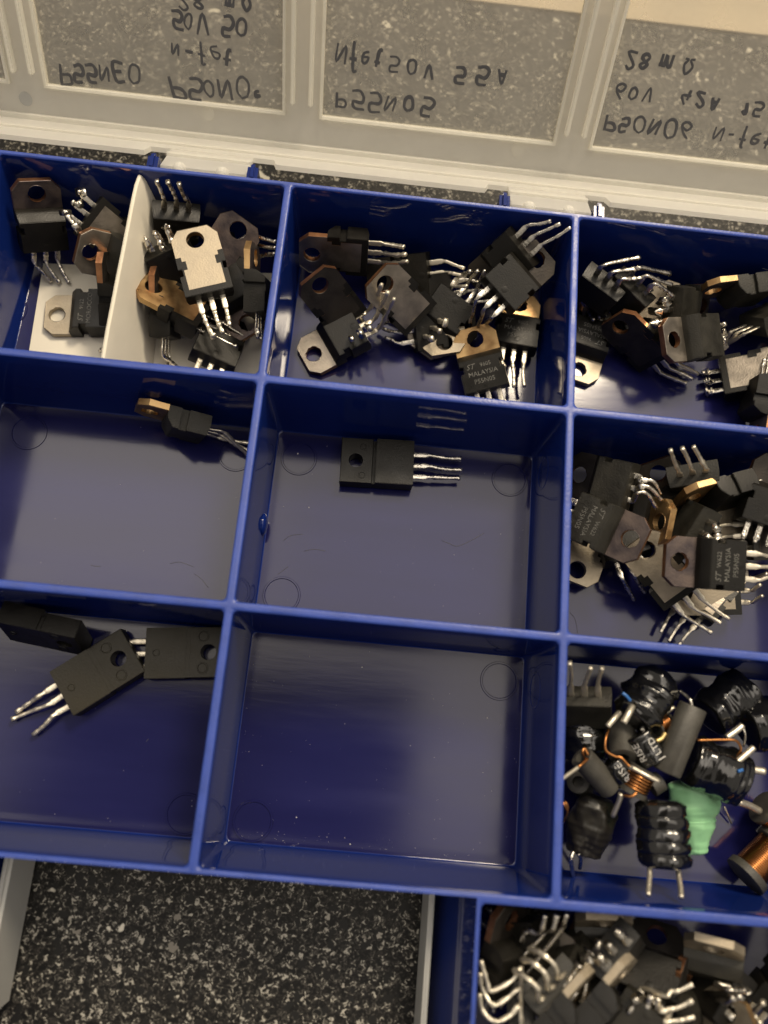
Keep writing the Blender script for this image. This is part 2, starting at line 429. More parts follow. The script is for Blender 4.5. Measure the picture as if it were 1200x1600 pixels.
# skirt along the hinge side with notches and tabs
TABS = [(-28.0,-9.6),(48.2,65.8)]
bot = []
for a, b in TABS:
    bot += [(a-5.4,-12),(a-4.6,-9.6),(a-0.05,-9.6)]
    bot += [(b+0.05,-9.6),(b+4.6,-9.6),(b+5.4,-12)]
bm = bmesh.new()
outl = [(XL-1,-0.02),(XL-1,-12)]
for a, b in TABS: outl += [(a-5.4,-12),(a-4.6,-9.4),(a,-9.4),(b,-9.4),(b+4.6,-9.4),(b+5.4,-12)]
outl += [(XR+1,-12),(XR+1,-0.02)]
plate(bm, outl, [], SK-1.1, SK)
for v in bm.verts: v.co = Vector((v.co.x, v.co.z, v.co.y))
obj('lid_skirt', bm, 'lid_bead', lid)
bm = bmesh.new()      # rounded step where the flange turns into the skirt
lbox(XL-1, XR+1, SK+0.02, SK+1.0, -1.2, -0.01); lbox(XL-1,XR+1,SK+0.02,SK+0.5,-7.2,-6.4)
obj('skirt_rib', bm, 'lid_frame', lid)
for a, b in TABS:
    bm = bmesh.new()
    lbox(a, b, SK-1.0, SK-0.1, -19.4, -9.42); lbox(a,b,SK-0.08,SK+0.5,-13.6,-12.4)
    for q in (0.22,0.72):
        cx = a+(b-a)*q
        bmesh.ops.create_uvsphere(bm, u_segments=14, v_segments=8, radius=1.5, matrix=Matrix.Translation((cx,SK-0.6,-19.2)))
    obj('hinge_tab', bm, 'lid_frame', lid)
# the two gate marks on the flange
for x, s in ((-21.5,-2.4),(50,-2.4),(-63,-3.6)):
    bm = bmesh.new()
    bmesh.ops.create_cone(bm, cap_ends=True, segments=24, radius1=1.5, radius2=1.5, depth=0.12, matrix=Matrix.Translation((x,s,-0.07)))
    obj('gate_mark', bm, 'grey_handle' if x < -60 else 'lid_frame', lid)

# pen writing, seen mirrored because the lid is turned over
GL = {
 'P':[[(0,0),(.05,1)],[(.05,.95),(.45,.95),(.55,.72),(.4,.5),(.05,.48)]],
 '5':[[(.5,1),(.08,.98),(.05,.58),(.4,.6),(.52,.3),(.35,.03),(0,.08)]],
 'N':[[(0,0),(.03,.95),(.45,.05),(.5,1)]],
 'n':[[(0,0),(.03,.75),(.4,.05),(.45,.8)]],
 'E':[[(.48,.95),(.03,.98),(0,.02),(.5,.0)],[(.02,.5),(.4,.5)]],
 '0':[[(.25,1),(.03,.7),(.05,.2),(.28,0),(.5,.25),(.48,.8),(.25,1)]],
 '-':[[(.05,.45),(.4,.48)]],
 'f':[[(.45,1.15),(.25,1.1),(.2,.4),(.18,-.25)],[(0,.55),(.42,.6)]],
 'e':[[(.05,.4),(.4,.45),(.32,.72),(.1,.65),(.06,.2),(.4,.08)]],
 't':[[(.2,1),(.2,.1),(.4,.05)],[(0,.65),(.42,.7)]],
 'V':[[(0,1),(.24,0),(.5,1)]],
 '2':[[(.03,.8),(.25,1),(.48,.75),(.02,.02),(.52,.04)]],
 '8':[[(.28,.55),(.05,.78),(.27,1),(.48,.78),(.28,.55),(.02,.25),(.27,0),(.52,.25),(.28,.55)]],
 'm':[[(0,0),(.02,.65),(.02,.45),(.2,.65),(.25,.05),(.27,.45),(.46,.65),(.52,.02)]],
 'O':[[(0,.02),(.2,.05),(.02,.5),(.25,1),(.52,.55),(.36,.05),(.58,.02)]],
 'A':[[(0,0),(.25,1),(.5,0)],[(.08,.35),(.42,.38)]],
 '6':[[(.45,1),(.1,.6),(.03,.2),(.25,0),(.48,.22),(.3,.48),(.06,.35)]],
 '4':[[(.35,1),(.02,.4),(.52,.4)],[(.38,.65),(.36,0)]],
 '1':[[(.08,.75),(.3,1),(.28,0)]],
 '3':[[(.05,.95),(.4,.95),(.2,.58),(.48,.4),(.35,.05),(.02,.08)]],
}
def lid_px(px, py):
    d = Vector(ray(px,py)); t = ((LO-Vector(CAMV)).dot(LH))/d.dot(LH); p = Vector(CAMV)+d*t-LO
    return p.x, p.dot(LS)
def write(txt, p0, p1, hpx, seed=0):
    """p0,p1: image ends of the line's middle; letters flipped top to bottom"""
    rnd = random.Random(seed); a = Vector(lid_px(p0[0],p0[1]-6)); b = Vector(lid_px(p1[0],p1[1]-6))
    hh = abs(lid_px(p0[0],p0[1]-hpx/2)[1]-lid_px(p0[0],p0[1]+hpx/2)[1])
    n = len(txt); d = b-a; step = d/n; w = min(step.length*1.45, hh*1.25)
    bm = bmesh.new()
    for i, ch in enumerate(txt):
        if ch == ' ': continue
        o = a+step*i; tilt = rnd.uniform(-.2,.2); sc = rnd.uniform(.78,1.12); o = o+Vector((rnd.uniform(-.25,.25),rnd.uniform(-.3,.3))) if False else (o[0]+rnd.uniform(-.25,.25), o[1]+rnd.uniform(-.3,.3))
        o = Vector(o)
        for st in GL[ch]:
            pts = []; w0 = rnd.uniform(.26,.44)
            for x, y in st:
                xx = x*w*sc+rnd.uniform(-.13,.13); yy = -(y-.5)*hh*sc+rnd.uniform(-.16,.16)
                pts.append((o.x+xx-tilt*yy, o.y+yy, 0.44))
            s = spline(pts, 4)
            sweep(bm, s, [(w0*(.7+.45*math.sin(2.6*i_/len(s)+.3))*rnd.uniform(.85,1.1),0.03) for i_ in range(len(s))], n=6, sq=1)
    obj('handwriting', bm, 'ink', lid)
write('P55NE0', (92,122),(222,120), 30, 1)
write('P50N0', (268,142),(392,146), 30, 2); write('e', (398,156),(414,158), 16, 3)
write('n-fet', (268,84),(368,98), 27, 4)
write('50V 50', (268,38),(388,52), 29, 5)
write('28 mO', (276,6),(402,14), 26, 6)
write('P55N05', (525,160),(684,176), 29, 7)
write('nfet', (527,95),(606,100), 34, 8); write('50V', (610,108),(690,122), 28, 9); write('55A', (712,122),(812,128), 28, 10)
write('P50N06', (945,198),(1088,214), 27, 11); write('n-fet', (1116,216),(1215,230), 27, 12)
write('60V', (962,150),(1032,158), 24, 13); write('42A', (1064,160),(1136,170), 25, 14); write('15', (1160,174),(1200,178), 25, 15)
write('28', (980,100),(1020,106), 27, 16); write('mO', (1032,104),(1106,118), 27, 17)

# ------------------------------------------------------------------ grey handle lying in the recess
hd = thing('carry_handle', 'pale grey plastic carrying handle of the blue box standing in its front recess', 'handle', Matrix.Translation(Vector((3,YF-2,ZC))*MM))
ho = Vector((3,YF-2,ZC))
def hpart(name, x0, x1, y0, y1, z0, z1, bev=.5):
    bm = bmesh.new(); box(bm, (x0,y0,z0),(x1,y1,z1)); bmesh.ops.bevel(bm, geom=bm.edges[:], offset=bev, segments=2, affect='EDGES')
    bmesh.ops.translate(bm, verts=bm.verts[:], vec=-ho); obj(name, bm, 'grey_handle', hd, smooth='angle')
hpart('handle_arm', -36.1, -34.5, YF-30, YF-0.6, ZC+0.3, -12.8, .7)
hpart('handle_arm', 42.1, 43.1, YF-52, YF-0.6, ZC+0.3, -14.5, .4)
hpart('handle_grip', -36.0, 43.0, YF-62, YF-54, ZC+0.3, -15.2, 2.5)

# ------------------------------------------------------------------ transistor packages
def mesh_of(bm, name, mats, smooth=False):
    bmesh.ops.recalc_face_normals(bm, faces=bm.faces[:]); bmesh.ops.scale(bm, vec=(MM,)*3, verts=bm.verts[:])
    me = bpy.data.meshes.new(name)
    if smooth:
        for f in bm.faces: f.smooth = True
    bm.to_mesh(me); bm.free()
    for x in mats: me.materials.append(MATS[x])
    if smooth: me.set_sharp_from_angle(angle=math.radians(35))
    return me
def body_mesh(m):
    bm = bmesh.new(); W = 5.1; N = 0.85; dr = 0.28
    ys = [(0,W),(4.7,W),(4.7,W-N),(6.3,W-N),(6.3,W),(7.5,W)]
    def zl(y): return 4.5
    R0 = [(x,y) for y,x in ys]; ring = R0+[(-x,y) for x,y in reversed(R0)]
    lo = [bm.verts.new((x,y,0)) for x,y in ring]
    def shrink(x,y): return (x-math.copysign(dr,x), max(y,0.35))
    mid = [bm.verts.new((x,y-(0.12 if y==0 else 0),2.2)) for x,y in ring]
    hi = [bm.verts.new((*shrink(x,y),4.5)) for x,y in ring]
    n = len(ring)
    for A, B in ((lo,mid),(mid,hi)):
        for i in range(n):
            j = (i+1)%n
            if i == 5: continue
            bm.faces.new((A[i],A[j],B[j],B[i]))
    bm.faces.new(hi); bm.faces.new(lo[::-1])
    # sloping shoulder behind the tab
    a0 = bm.verts.new((W,9.1,0)); b0 = bm.verts.new((-W,9.1,0)); a1 = bm.verts.new((W-.1,9.0,2.2)); b1 = bm.verts.new((-W+.1,9.0,2.2))
    a2 = bm.verts.new((W-.2,8.75,2.9)); b2 = bm.verts.new((-W+.2,8.75,2.9))
    bm.faces.new((a0,a1,b1,b0)); bm.faces.new((a1,a2,b2,b1)); bm.faces.new((a2,hi[5],hi[6],b2))
    bm.faces.new((lo[5],a0,b0,lo[6]))
    bm.faces.new((lo[5],mid[5],a1,a0)); bm.faces.new((mid[5],hi[5],a2,a1))
    bm.faces.new((lo[6],b0,b1,mid[6])); bm.faces.new((mid[6],b1,b2,hi[6]))
    bmesh.ops.recalc_face_normals(bm, faces=bm.faces[:])
    bmesh.ops.bevel(bm, geom=[e for e in bm.edges if len(e.link_faces)==2 and e.calc_face_angle()>0.35], offset=0.10, segments=2, affect='EDGES', clamp_overlap=True)
    # moulding dimple
    c = circ(0,1.6,0.75,18); a = [bm.verts.new((x,y,4.505)) for x,y in c]; b = [bm.verts.new((x*.82,1.6+(y-1.6)*.82,4.53)) for x,y in c]
    ring_faces(bm, a, b); bm.faces.new(b)
    return mesh_of(bm, 'body', [m], True)
def tab_mesh(m, edge):
    bm = bmesh.new()
    half = [(3.9,1.4),(3.9,6.0),(3.1,6.0),(3.1,8.0),(3.9,8.0),(3.9,9.0),(5.0,9.0),(5.0,13.1),(3.2,15.2)]
    outl = half+[(-x,y) for x,y in reversed(half)]
    plate(bm, outl, [circ(0,12.35,1.85,24)], -0.05, 1.3, 0, 1)
    bmesh.ops.bevel(bm, geom=[e for e in bm.edges if len(e.link_faces)==2 and e.calc_face_angle()>0.9 and max(v.co.y for v in e.verts)>9.05], offset=0.09, segments=1, affect='EDGES')
    return mesh_of(bm, 'tab', [m, edge])
BODY = {k: body_mesh(k) for k in ('black_plastic','worn_plastic')}
FIN = {'tin':('tin','tin'),'dull':('dull_tin','copper_edge'),'dark':('dark_metal','copper_edge'),'black':('black_metal','copper_edge'),'gold':('gold_metal','gold_metal'),'tincopper':('tin','gold_metal'),'brown':('dark_metal','gold_metal')}
TAB = {k: tab_mesh(*v) for k, v in FIN.items()}
def fullpack_mesh(m):
    bm = bmesh.new(); W = 5.1
    def blk(y0,y1,z0,z1,b=.12):
        b2 = bmesh.new(); box(b2, (-W,y0,z0),(W,y1,z1)); bmesh.ops.bevel(b2, geom=b2.edges[:], offset=b, segments=2, affect='EDGES')
        t = bpy.data.meshes.new('t'); b2.to_mesh(t); b2.free(); bm.from_mesh(t); bpy.data.meshes.remove(t)
    blk(0,8.3,0.02,4.5)
    b3 = bmesh.new(); plate(b3, [(-W,9.0),(W,9.0),(W,16),(-W,16)], [circ(0,12.7,1.6,24)], 0.0, 3.7)
    bmesh.ops.bevel(b3, geom=[e for e in b3.edges if len(e.link_faces)==2 and e.calc_face_angle()>0.9 and ((e.verts[0].co+e.verts[1].co)/2).xy.length > 0 and math.hypot((e.verts[0].co.x+e.verts[1].co.x)/2, (e.verts[0].co.y+e.verts[1].co.y)/2-12.7) > 2.4], offset=.12, segments=1, affect='EDGES')
    t = bpy.data.meshes.new('t'); b3.to_mesh(t); b3.free(); bm.from_mesh(t); bpy.data.meshes.remove(t)
    box(bm, (-W+.12,8.2,0.03),(W-.12,9.1,3.0))
    for (x,y,r,z,s) in ((3.3,11.2,.8,3.7,1),(-3.3,11.2,.8,3.7,1),(3.2,11.6,1.2,0,-1),(-3.2,11.6,1.2,0,-1),(0,2.2,.8,0.02,-1)):
        c = circ(0,0,r,20); pv = None
        for rad, h in ((1.0,0.0),(.96,.12),(.80,.12),(.70,.01)):
            vs = [bm.verts.new((x+q[0]*rad,y+q[1]*rad,z+s*h)) for q in c]
            if pv: ring_faces(bm, pv, vs)
            pv = vs
        bm.faces.new(pv)
    return mesh_of(bm, 'body', [m], True)
FPB = {'black_plastic': fullpack_mesh('black_plastic'), 'package_back': fullpack_mesh('package_back')}

# crops: name -> (origin x, origin y, scale) of the enlarged views the coordinates were read in
CROP = {'A':(0,230,2.667),'C':(420,280,2.449),'D':(880,330,3.75),'G':(870,660,3.636),'H':(860,1000,3.48),'I':(640,1380,2.143),
        'P':(740,1400,5.0),'Q':(960,1400,5.0),'E':(0,560,2.667),'F':(360,580,2.222),'J':(0,900,3.243),'K':(870,1020,6.153),'L':(1020,1020,6.155)}
def px(cr, x, y): ox,oy,s = CROP[cr]; return ox+x/s, oy+y/s
def pt(cr, x, y, z): return Vector(at_z(*px(cr,x,y), z))
def bounds(cell, z):
    x0,x1,y0,y1 = cell; d = 0.95+(HB-HT)*max(0,min(1,-z/DEPTH)); return x0+d,x1-d,y0+d,y1-d
def clamp_pt(p, cell, floor):
    p = p.copy(); p.z = max(p.z, floor)
    if p.z < 0.3:
        a,b,c,d = bounds(cell, p.z); p.x = min(max(p.x,a),b); p.y = min(max(p.y,c),d)
    return p
FLOOR = -DEPTH+0.1
def place(cr, A, zA, B, zB, roll, cell, length=15.2, name='', floor=FLOOR, anchor='M', xd=None, flat=False):
    a = pt(cr,*A,zA); b = pt(cr,*B,zB)
    Y = (a-b).normalized()
    mid = {'M':(a+b)/2, 'A':a-Y*(length/2), 'B':b+Y*(length/2)}[anchor]
    best = (0, zB, (a-b).length)
    n0 = Vector((0,0,1)) if flat else Vector(CAMV)-mid; n0 = (n0-Y*n0.dot(Y)).normalized()
    Z = Matrix.Rotation(math.radians(roll),3,Y) @ n0
    if xd:
        x_ = pt(cr,A[0]+xd[0],A[1]+xd[1],zA)-a; x_ = (x_-Y*x_.dot(Y)).normalized(); Z = x_.cross(Y)
    X = Y.cross(Z)
    M = Matrix((X,Y,Z)).transposed().to_4x4()
    org = mid - Y*(length/2) - Z*(4.4 if abs(roll)<90 else 0.0)*(0.5)
    # keep the package inside its compartment
    for it in range(4):
        M.translation = org
        cs = [M @ Vector((x,y,z)) for x in (-5.1,5.1) for y in (0,length) for z in (0,4.5)]
        dz = max(0, floor-min(c.z for c in cs)); org = org+Vector((0,0,dz))
        sx0=sx1=sy0=sy1=0
        for c in cs:
            c = c+Vector((0,0,dz))
            if c.z > 0.3: continue
            q = bounds(cell, c.z)
            sx0=max(sx0,q[0]-c.x); sx1=max(sx1,c.x-q[1]); sy0=max(sy0,q[2]-c.y); sy1=max(sy1,c.y-q[3])
        org = org+Vector((sx0-sx1, sy0-sy1, 0))
    M.translation = org
    return M, best
def lead_mesh(bm, pts, rnd, wide=3.4, blob=0.0, hw=(0.62,0.34), ht=0.20, lump=0.04):
    s = spline(pts, 7); L = 0; dims = []; tot = sum((s[i+1]-s[i]).length for i in range(len(s)-1))
    for i, p in enumerate(s):
        if i: L += (s[i]-s[i-1]).length
        f = min(1, max(0, (L-wide)/0.5)); w = hw[0]*(1-f)+hw[1]*f
        h = ht*(1+0.15*f)
        k = 1+rnd.uniform(-lump,lump)*2
        if blob and L > wide+.6:
            k *= 1+blob*max(0,rnd.gauss(.25,.3)); h = max(h, min(w,0.36)*k)
        if blob and tot-L < 1.0: k *= 1+.35*blob
        dims.append((w*k, h*k))
    sweep(bm, s, dims, n=8, sq=.42)
ITEMS = []
def transistor(cr, A, zA, B, zB, roll, label, cell, fin='dark', tips=None, L=12.5, plastic='black_plastic', text=None, blob=.3, full=False,
               group=None, name='transistor', via=None, leadmat='lead_metal', nlead=3, free=False, floor=FLOOR, wide=3.4, tz=None, anchor='M', xd=None, flat=False):
    length = 16.0 if full else 15.2
    M, best = place(cr, A, zA, B, zB, roll, cell, length, floor=floor, anchor=anchor, xd=xd, flat=flat)
    Mm = M.copy(); Mm.translation = M.translation*MM
    t = thing(name, label, 'transistor', Mm, group)
    if full: body = share('body', FPB[plastic], t)
    else:
        body = share('body', BODY[plastic], t); share('tab', TAB[fin], t)
    rnd = random.Random(hash(label) % 1000 if False else sum(map(ord,label)))
    Mi = M.inverted()
    order = [-2.54,0,2.54][:nlead] if nlead == 3 else [-2.54, 2.54]
    order = order[:]
    if tips:
        T = [pt(cr, q[0], q[1], q[2] if len(q) > 2 else (tz if tz is not None else (M @ Vector((0,-10,2.4))).z)) for q in tips]
        ex = [M @ Vector((x,0,2.4)) for x in order]
        if len(T) == len(ex):
            d1 = sum((a-b).length for a,b in zip(T,ex)); d2 = sum((a-b).length for a,b in zip(T[::-1],ex))
            if d2 < d1:
                T = T[::-1]
                if via: via = via[::-1]
    for i, x in enumerate(order[:len(T)] if tips else order):
        e0 = Vector((x,0.5,2.4)); e1 = Vector((x,-1.0,2.4)); e2 = Vector((x+rnd.uniform(-.08,.08),-3.6,2.4+rnd.uniform(-.1,.1)))
        if tips:
            tip = T[i]; tip = clamp_pt(tip, cell, floor+.25) if not free else tip
            tl = Mi @ tip
            if via:
                vv = [Mi @ pt(cr,*q) for q in via[i]]; pts = [e0, e1]+vv+[tl]
            else:
                m = e2.lerp(tl, 0.5)+Vector((rnd.uniform(-.2,.2),rnd.uniform(-.2,.2),rnd.uniform(-.25,.25)))
                pts = [e0,e1,e2,m,tl]
        else:
            dz = rnd.uniform(-.5,.5); dx = rnd.uniform(-.35,.35); LL = L*rnd.uniform(.94,1.04)
            pts = [e0,e1,e2,Vector((x+dx*.5,-LL*.62,2.4+dz*.6)),Vector((x+dx,-LL,2.4+dz))]
        # leads rest on the floor and stop at the walls
        q = []
        for p in pts:
            w = M @ p
            q.append(Mi @ (w if free else clamp_pt(w, cell, floor+.25)))
        bm = bmesh.new(); lead_mesh(bm, q, rnd, blob=blob, wide=wide)
        obj('lead', bm, leadmat, t, smooth=True)
    if text:
        bm = bmesh.new(); lines, flip = text
        zf = 4.53
        Rz = Matrix.Rotation(math.pi if flip else 0, 4, 'Z')
        for k, (s, sz) in enumerate(lines):
            y = 5.9-1.75*k if not flip else 2.6+1.75*k
            x = 0
            if '|' in s:
                a, b = s.split('|'); 
                text_bm(bm, a, sz*1.35, Matrix.Translation((-2.6 if not flip else 2.6,y,zf)) @ Rz, shear=.35)
                text_bm(bm, b, sz, Matrix.Translation((0.9 if not flip else -0.9,y,zf)) @ Rz)
            else: text_bm(bm, s, sz, Matrix.Translation((x,y,zf)) @ Rz)
        obj('marking', bm, 'print', body)
    return t
cA, cC, cD = CELL[(0,0)], CELL[(1,0)], CELL[(2,0)]
cE, cF, cG = CELL[(0,1)], CELL[(1,1)], CELL[(2,1)]
cJ, cM, cH = CELL[(0,2)], CELL[(1,2)], CELL[(2,2)]
cI = CELL['I']
PF = FLOOR+0.5       # paper lining
MK = lambda code, l2, l3: ([(f'ST|{code}',1.25),(l2,1.45),(l3,1.45)], False)

# --- folded paper card splitting the top left compartment
card = thing('paper_divider', 'folded cream card lining and splitting the top left compartment', 'card', Matrix.Translation(Vector((-30,-22,-DEPTH))*MM))
co = Vector((-30,-22,-DEPTH))
bm = bmesh.new()
a = pt('A',185,480,-DEPTH); b = pt('A',105,850,-DEPTH)
pts = [(a.x,-12,0),(b.x+1.5,-ROW+2.3,0),(-2.4,-ROW+2.3,0),(-2.4,-8,0)]
plate(bm, [(p[0],p[1]) for p in pts], [], -DEPTH+.05, -DEPTH+.4)
bmesh.ops.translate(bm, verts=bm.verts[:], vec=-co); obj('floor_sheet', bm, 'paper', card)
bm = bmesh.new()
tb = pt('A',578,92,-0.6); tf = pt('A',424,868,-0.3)
N = 14; rows = []
for i in range(N+1):
    f = i/N; x = tb.x+(tf.x-tb.x)*f; y = (-1.1)+(-ROW+2.2)*f
    wob = 0.35*math.sin(f*7)+0.2*math.sin(f*17+1)
    top = -0.4-1.1*max(0,1-f*8)**2-0.4*max(0,f*9-8)
    r_ = []
    for (dx,z) in ((-1.6,-DEPTH+.45),(-0.9,-12),(-0.55,-3),(-0.35,top-.25),(0,top),(0.4,top-.25),(0.95,-3),(2.0,-12),(3.5,-DEPTH+.45)):
        k = (z/-DEPTH)
        yy = max(-ROW+1.0+0.95*k, min(-0.95-0.95*k, y))
        r_.append(bm.verts.new(Vector((x+dx+wob*k, yy, z))-co))
    rows.append(r_)
for a_, b_ in zip(rows, rows[1:]):
    for j in range(len(a_)-1): bm.faces.new((a_[j],a_[j+1],b_[j+1],b_[j]))
for e in (rows[0], rows[-1]): bm.faces.new(e)
obj('upright_fold', bm, 'paper', card, smooth='angle')

GA = 'transistors beside the paper card'
def T(*a, **k): return transistor(*a, **k)
# --- top left compartment, left of the card
T('A',(152,138),-3,(188,405),-16,8,'dark transistor leaning on the back wall at far top left, tab up',cA,'dark',tips=[(215,560),(250,565),(288,565)],tz=-22.5,group=GA,floor=PF,leadmat='lead_metal')
T('A',(560,440),-15,(370,285),-7,178,'transistor with solder-caked leads against the back wall, behind the copper-edged tab',cA,'dull',tips=[(328,345),(340,235),(352,182)],tz=-6,blob=1.2,group=GA,floor=PF,free=True,anchor='B')
T('A',(328,432),-6,(545,480),-13,-18,'copper-edged transistor propped against the left side of the cream card',cA,'dull',L=9,group=GA,floor=PF,plastic='worn_plastic',anchor='A')
T('A',(180,690),-21,(440,692),-21,0,'transistor lying flat on the cream paper with pale tab and printed face',cA,'tin',tips=[(520,640),(530,700),(520,745)],tz=-21,text=([('ST|9122',1.25),('MOROCCO',1.45)],False),group=GA,floor=PF,anchor='A',flat=True)
T('A',(470,470),-10,(480,700),-17,75,'dark transistor on edge between the flat printed one and the card',cA,'black',tips=[(415,850),(445,815),(458,790)],tz=-22,group=GA,floor=PF)
# --- right of the card
GB = 'transistors right of the paper card'
T('A',(735,425),-21,(735,268),-7,0,'transistor standing against the back wall with three leads pointing up',cA,'black',tips=[(652,138,2),(698,143,2),(745,150,2)],group=GB,floor=PF,free=True,blob=.4)
T('A',(1030,252),-7,(875,505),-13,180,'large dull metal tab with dark hole leaning in the corner right of the upright leads',cA,'dark',group=GB,floor=PF,L=8)
T('A',(850,520),-15,(1010,440),-13,20,'transistor with dark leads pointing right, half hidden under the dull tab',cA,'black',tips=[(1150,395),(1150,420),(1145,445)],tz=-9,group=GB,floor=PF,anchor='B')
T('A',(1112,415),-7,(1105,700),-12,78,'transistor on edge against the blue divider showing a bright copper rim',cA,'brown',L=5,group=GB,floor=PF)
T('A',(790,600),-20,(700,455),-12,10,'transistor with solder blobs, wedged beneath the bright metal back by the card',cA,'dark',tips=[(655,470,-11),(690,452,-9),(740,450,-9)],blob=1.3,group=GB,floor=PF,free=True,anchor='B')
T('A',(690,535),-13,(690,775),-18,75,'transistor on edge beside the foot of the card, leads curling forward',cA,'black',tips=[(700,915),(720,915),(738,918)],tz=-22,group=GB,floor=PF,plastic='black_plastic')
T('A',(1080,775),-17,(960,575),-15,0,'dark transistor with copper-rimmed hole pointing to the lower right corner',cA,'dark',L=6,group=GB,floor=PF,plastic='black_plastic',anchor='A')
T('A',(955,745),-20,(885,915),-17,0,'black transistor body at the front wall with stubby leads towards the viewer',cA,'black',L=4.5,group=GB,floor=PF,leadmat='lead_bright',anchor='B')
T('A',(598,560),-10,(850,690),-13,228,'transistor with golden copper-rimmed tab pointing at the cream card',cA,'gold',L=9,group=GB,floor=PF)
T('A',(800,338),-4,(872,602),-5,180,'transistor with bright metal back uppermost on the heap beside the card',cA,'tincopper',tips=[(893,795),(930,775),(957,745)],tz=-8,blob=.7,group=GB,floor=PF,leadmat='lead_bright')

# --- top middle compartment
GC = 'transistors in the top middle compartment'
T('C',(125,285),-11,(368,305),-11,140,'transistor on edge at the back left, metal back to the front, leads right',cC,'dull',tips=[(518,260),(526,288),(531,315)],tz=-8,group=GC,leadmat='lead_bright')
T('C',(380,400),-20,(608,375),-16,0,'black transistor body at the middle of the back with pale leads pointing right',cC,'black',tips=[(750,342),(754,372),(760,410)],tz=-12,group=GC,leadmat='lead_bright')
T('C',(455,480),-20,(700,445),-18,0,'transistor buried mid-heap with long leads reaching right under the leaning one',cC,'black',tips=[(850,405),(850,430),(868,462)],tz=-15,group=GC)
T('C',(790,560),-21,(550,592),-21,0,'buried transistor whose two visible leads point left at the front of the heap',cC,'black',tips=[(420,560),(438,572),(445,606)],tz=-21,group=GC)
T('C',(133,682),-21,(345,568),-19,0,'transistor at the front left with dark holed tab, leads pointing up and right',cC,'dull',tips=[(432,402),(456,432),(480,457)],tz=-2.5,group=GC,leadmat='lead_bright',flat=True)
T('C',(160,370),-7,(268,508),-16,178,'dark-backed transistor at left with hole, leads down across its neighbour',cC,'black',tips=[(318,612),(352,590),(388,572)],tz=-13,blob=.9,group=GC,anchor='A')
T('C',(580,655),-20,(722,452),-16,0,'transistor pointing its holed tab to the front, dark leads up and right',cC,'dull',tips=[(772,352),(800,350),(828,348)],tz=-8,group=GC)
T('C',(412,368),-5,(556,512),-13,180,'transistor with pale metal back on top of the middle of the heap',cC,'dull',tips=[(625,612),(655,582),(678,550)],tz=-13,blob=.6,group=GC,leadmat='lead_bright',anchor='A')
T('C',(672,690),-21,(640,450),-21,180,'pale metal tab poking out just left of the golden-tabbed printed transistor',cC,'tin',L=5,group=GC,anchor='A')
T('C',(790,400),-16,(972,238),-5,0,'black transistor tucked behind the leaning one, leads up at the back right',cC,'black',tips=[(1080,160,1),(1116,170,1),(1155,184,1)],group=GC,free=True,blob=.3)
T('C',(985,432),-20,(955,655),-20,0,'printed transistor at the front right, its tab under the leaning dark one',cC,'gold',tips=[(905,720),(938,797),(978,795)],tz=-20,text=MK('9605','MALAYSIA','P55N05'),group=GC,leadmat='lead_bright',flat=True)
T('C',(778,562),-15,(828,772),-18,0,'printed transistor at the front with golden tab and short bright leads',cC,'gold',tips=[(818,836),(862,841),(906,846)],tz=-19,text=MK('9605','MALAYSIA','P55N05'),group=GC,leadmat='lead_bright',anchor='A')
T('C',(1075,268),-4,(878,452),-7,0,'dark transistor leaning high in the back right corner, leads down and left',cC,'black',tips=[(768,548),(800,560),(832,548)],tz=-15,group=GC,blob=.3)

# --- top right compartment
GD = 'transistors in the top right compartment'
T('D',(690,490),-17,(430,600),-19,180,'pale metal-backed transistor half buried in the middle of the right heap',cD,'tin',L=6,group=GD,leadmat='lead_bright',anchor='A')
T('D',(110,590),-21,(238,425),-9,0,'dark transistor by the divider with bent leads sweeping up to the right',cD,'black',tips=[(450,270),(466,332),(462,390)],tz=-5,group=GD,free=True,anchor='B')
T('D',(235,640),-21,(398,480),-11,0,'second dark transistor beside the divider one, leads fanned to the right',cD,'black',tips=[(625,366),(636,433),(642,500)],tz=-8,group=GD,free=True,anchor='B')
T('D',(62,990),-21,(165,640),-21,0,'printed transistor lying upside down against the divider, cream tab to the front',cD,'tin',tips=[(180,640),(215,625),(250,612)],tz=-17,text=([('ST|9605',1.25),('MALAYSIA',1.45),('P55N05',1.45)],False),group=GD,flat=True)
T('D',(810,560),-19,(620,575),-14,10,'transistor with solder-blobbed leads pointing left in the middle of the heap',cD,'dull',tips=[(505,655),(535,590),(590,545)],tz=-11,blob=1.3,group=GD,free=True,plastic='worn_plastic',anchor='B')
T('D',(290,645),-13,(530,892),-18,142,'dark transistor slanting to the front with copper-rimmed tab and three short leads',cD,'black',tips=[(722,1010),(758,985),(788,955)],tz=-20,group=GD,leadmat='lead_bright')
T('D',(800,500),-12,(1195,450),-12,-72,'transistor on edge at the right with bright copper tab and square notch',cD,'brown',L=8,group=GD,plastic='worn_plastic')
T('D',(612,748),-8,(890,735),-14,12,'worn transistor standing tab to the left with coppery oval hole',cD,'dull',tips=[(940,650),(940,690),(935,735)],tz=-14,group=GD,plastic='worn_plastic')
T('D',(1420,540),-13,(1130,680),-15,-70,'transistor at the right edge with leads bunched to the lower left',cD,'black',tips=[(925,800),(940,795),(932,788)],tz=-21,group=GD,leadmat='lead_bright',plastic='worn_plastic',anchor='B')
T('D',(1290,900),-14,(965,960),-19,150,'tilted transistor with grey metal edge at the front right of the heap',cD,'dull',L=4,group=GD,blob=1.2)
T('D',(1115,1240),-17,(1160,985),-15,70,'transistor on edge at the right by the front wall with side notch',cD,'dark',L=5,group=GD,plastic='black_plastic',anchor='B')

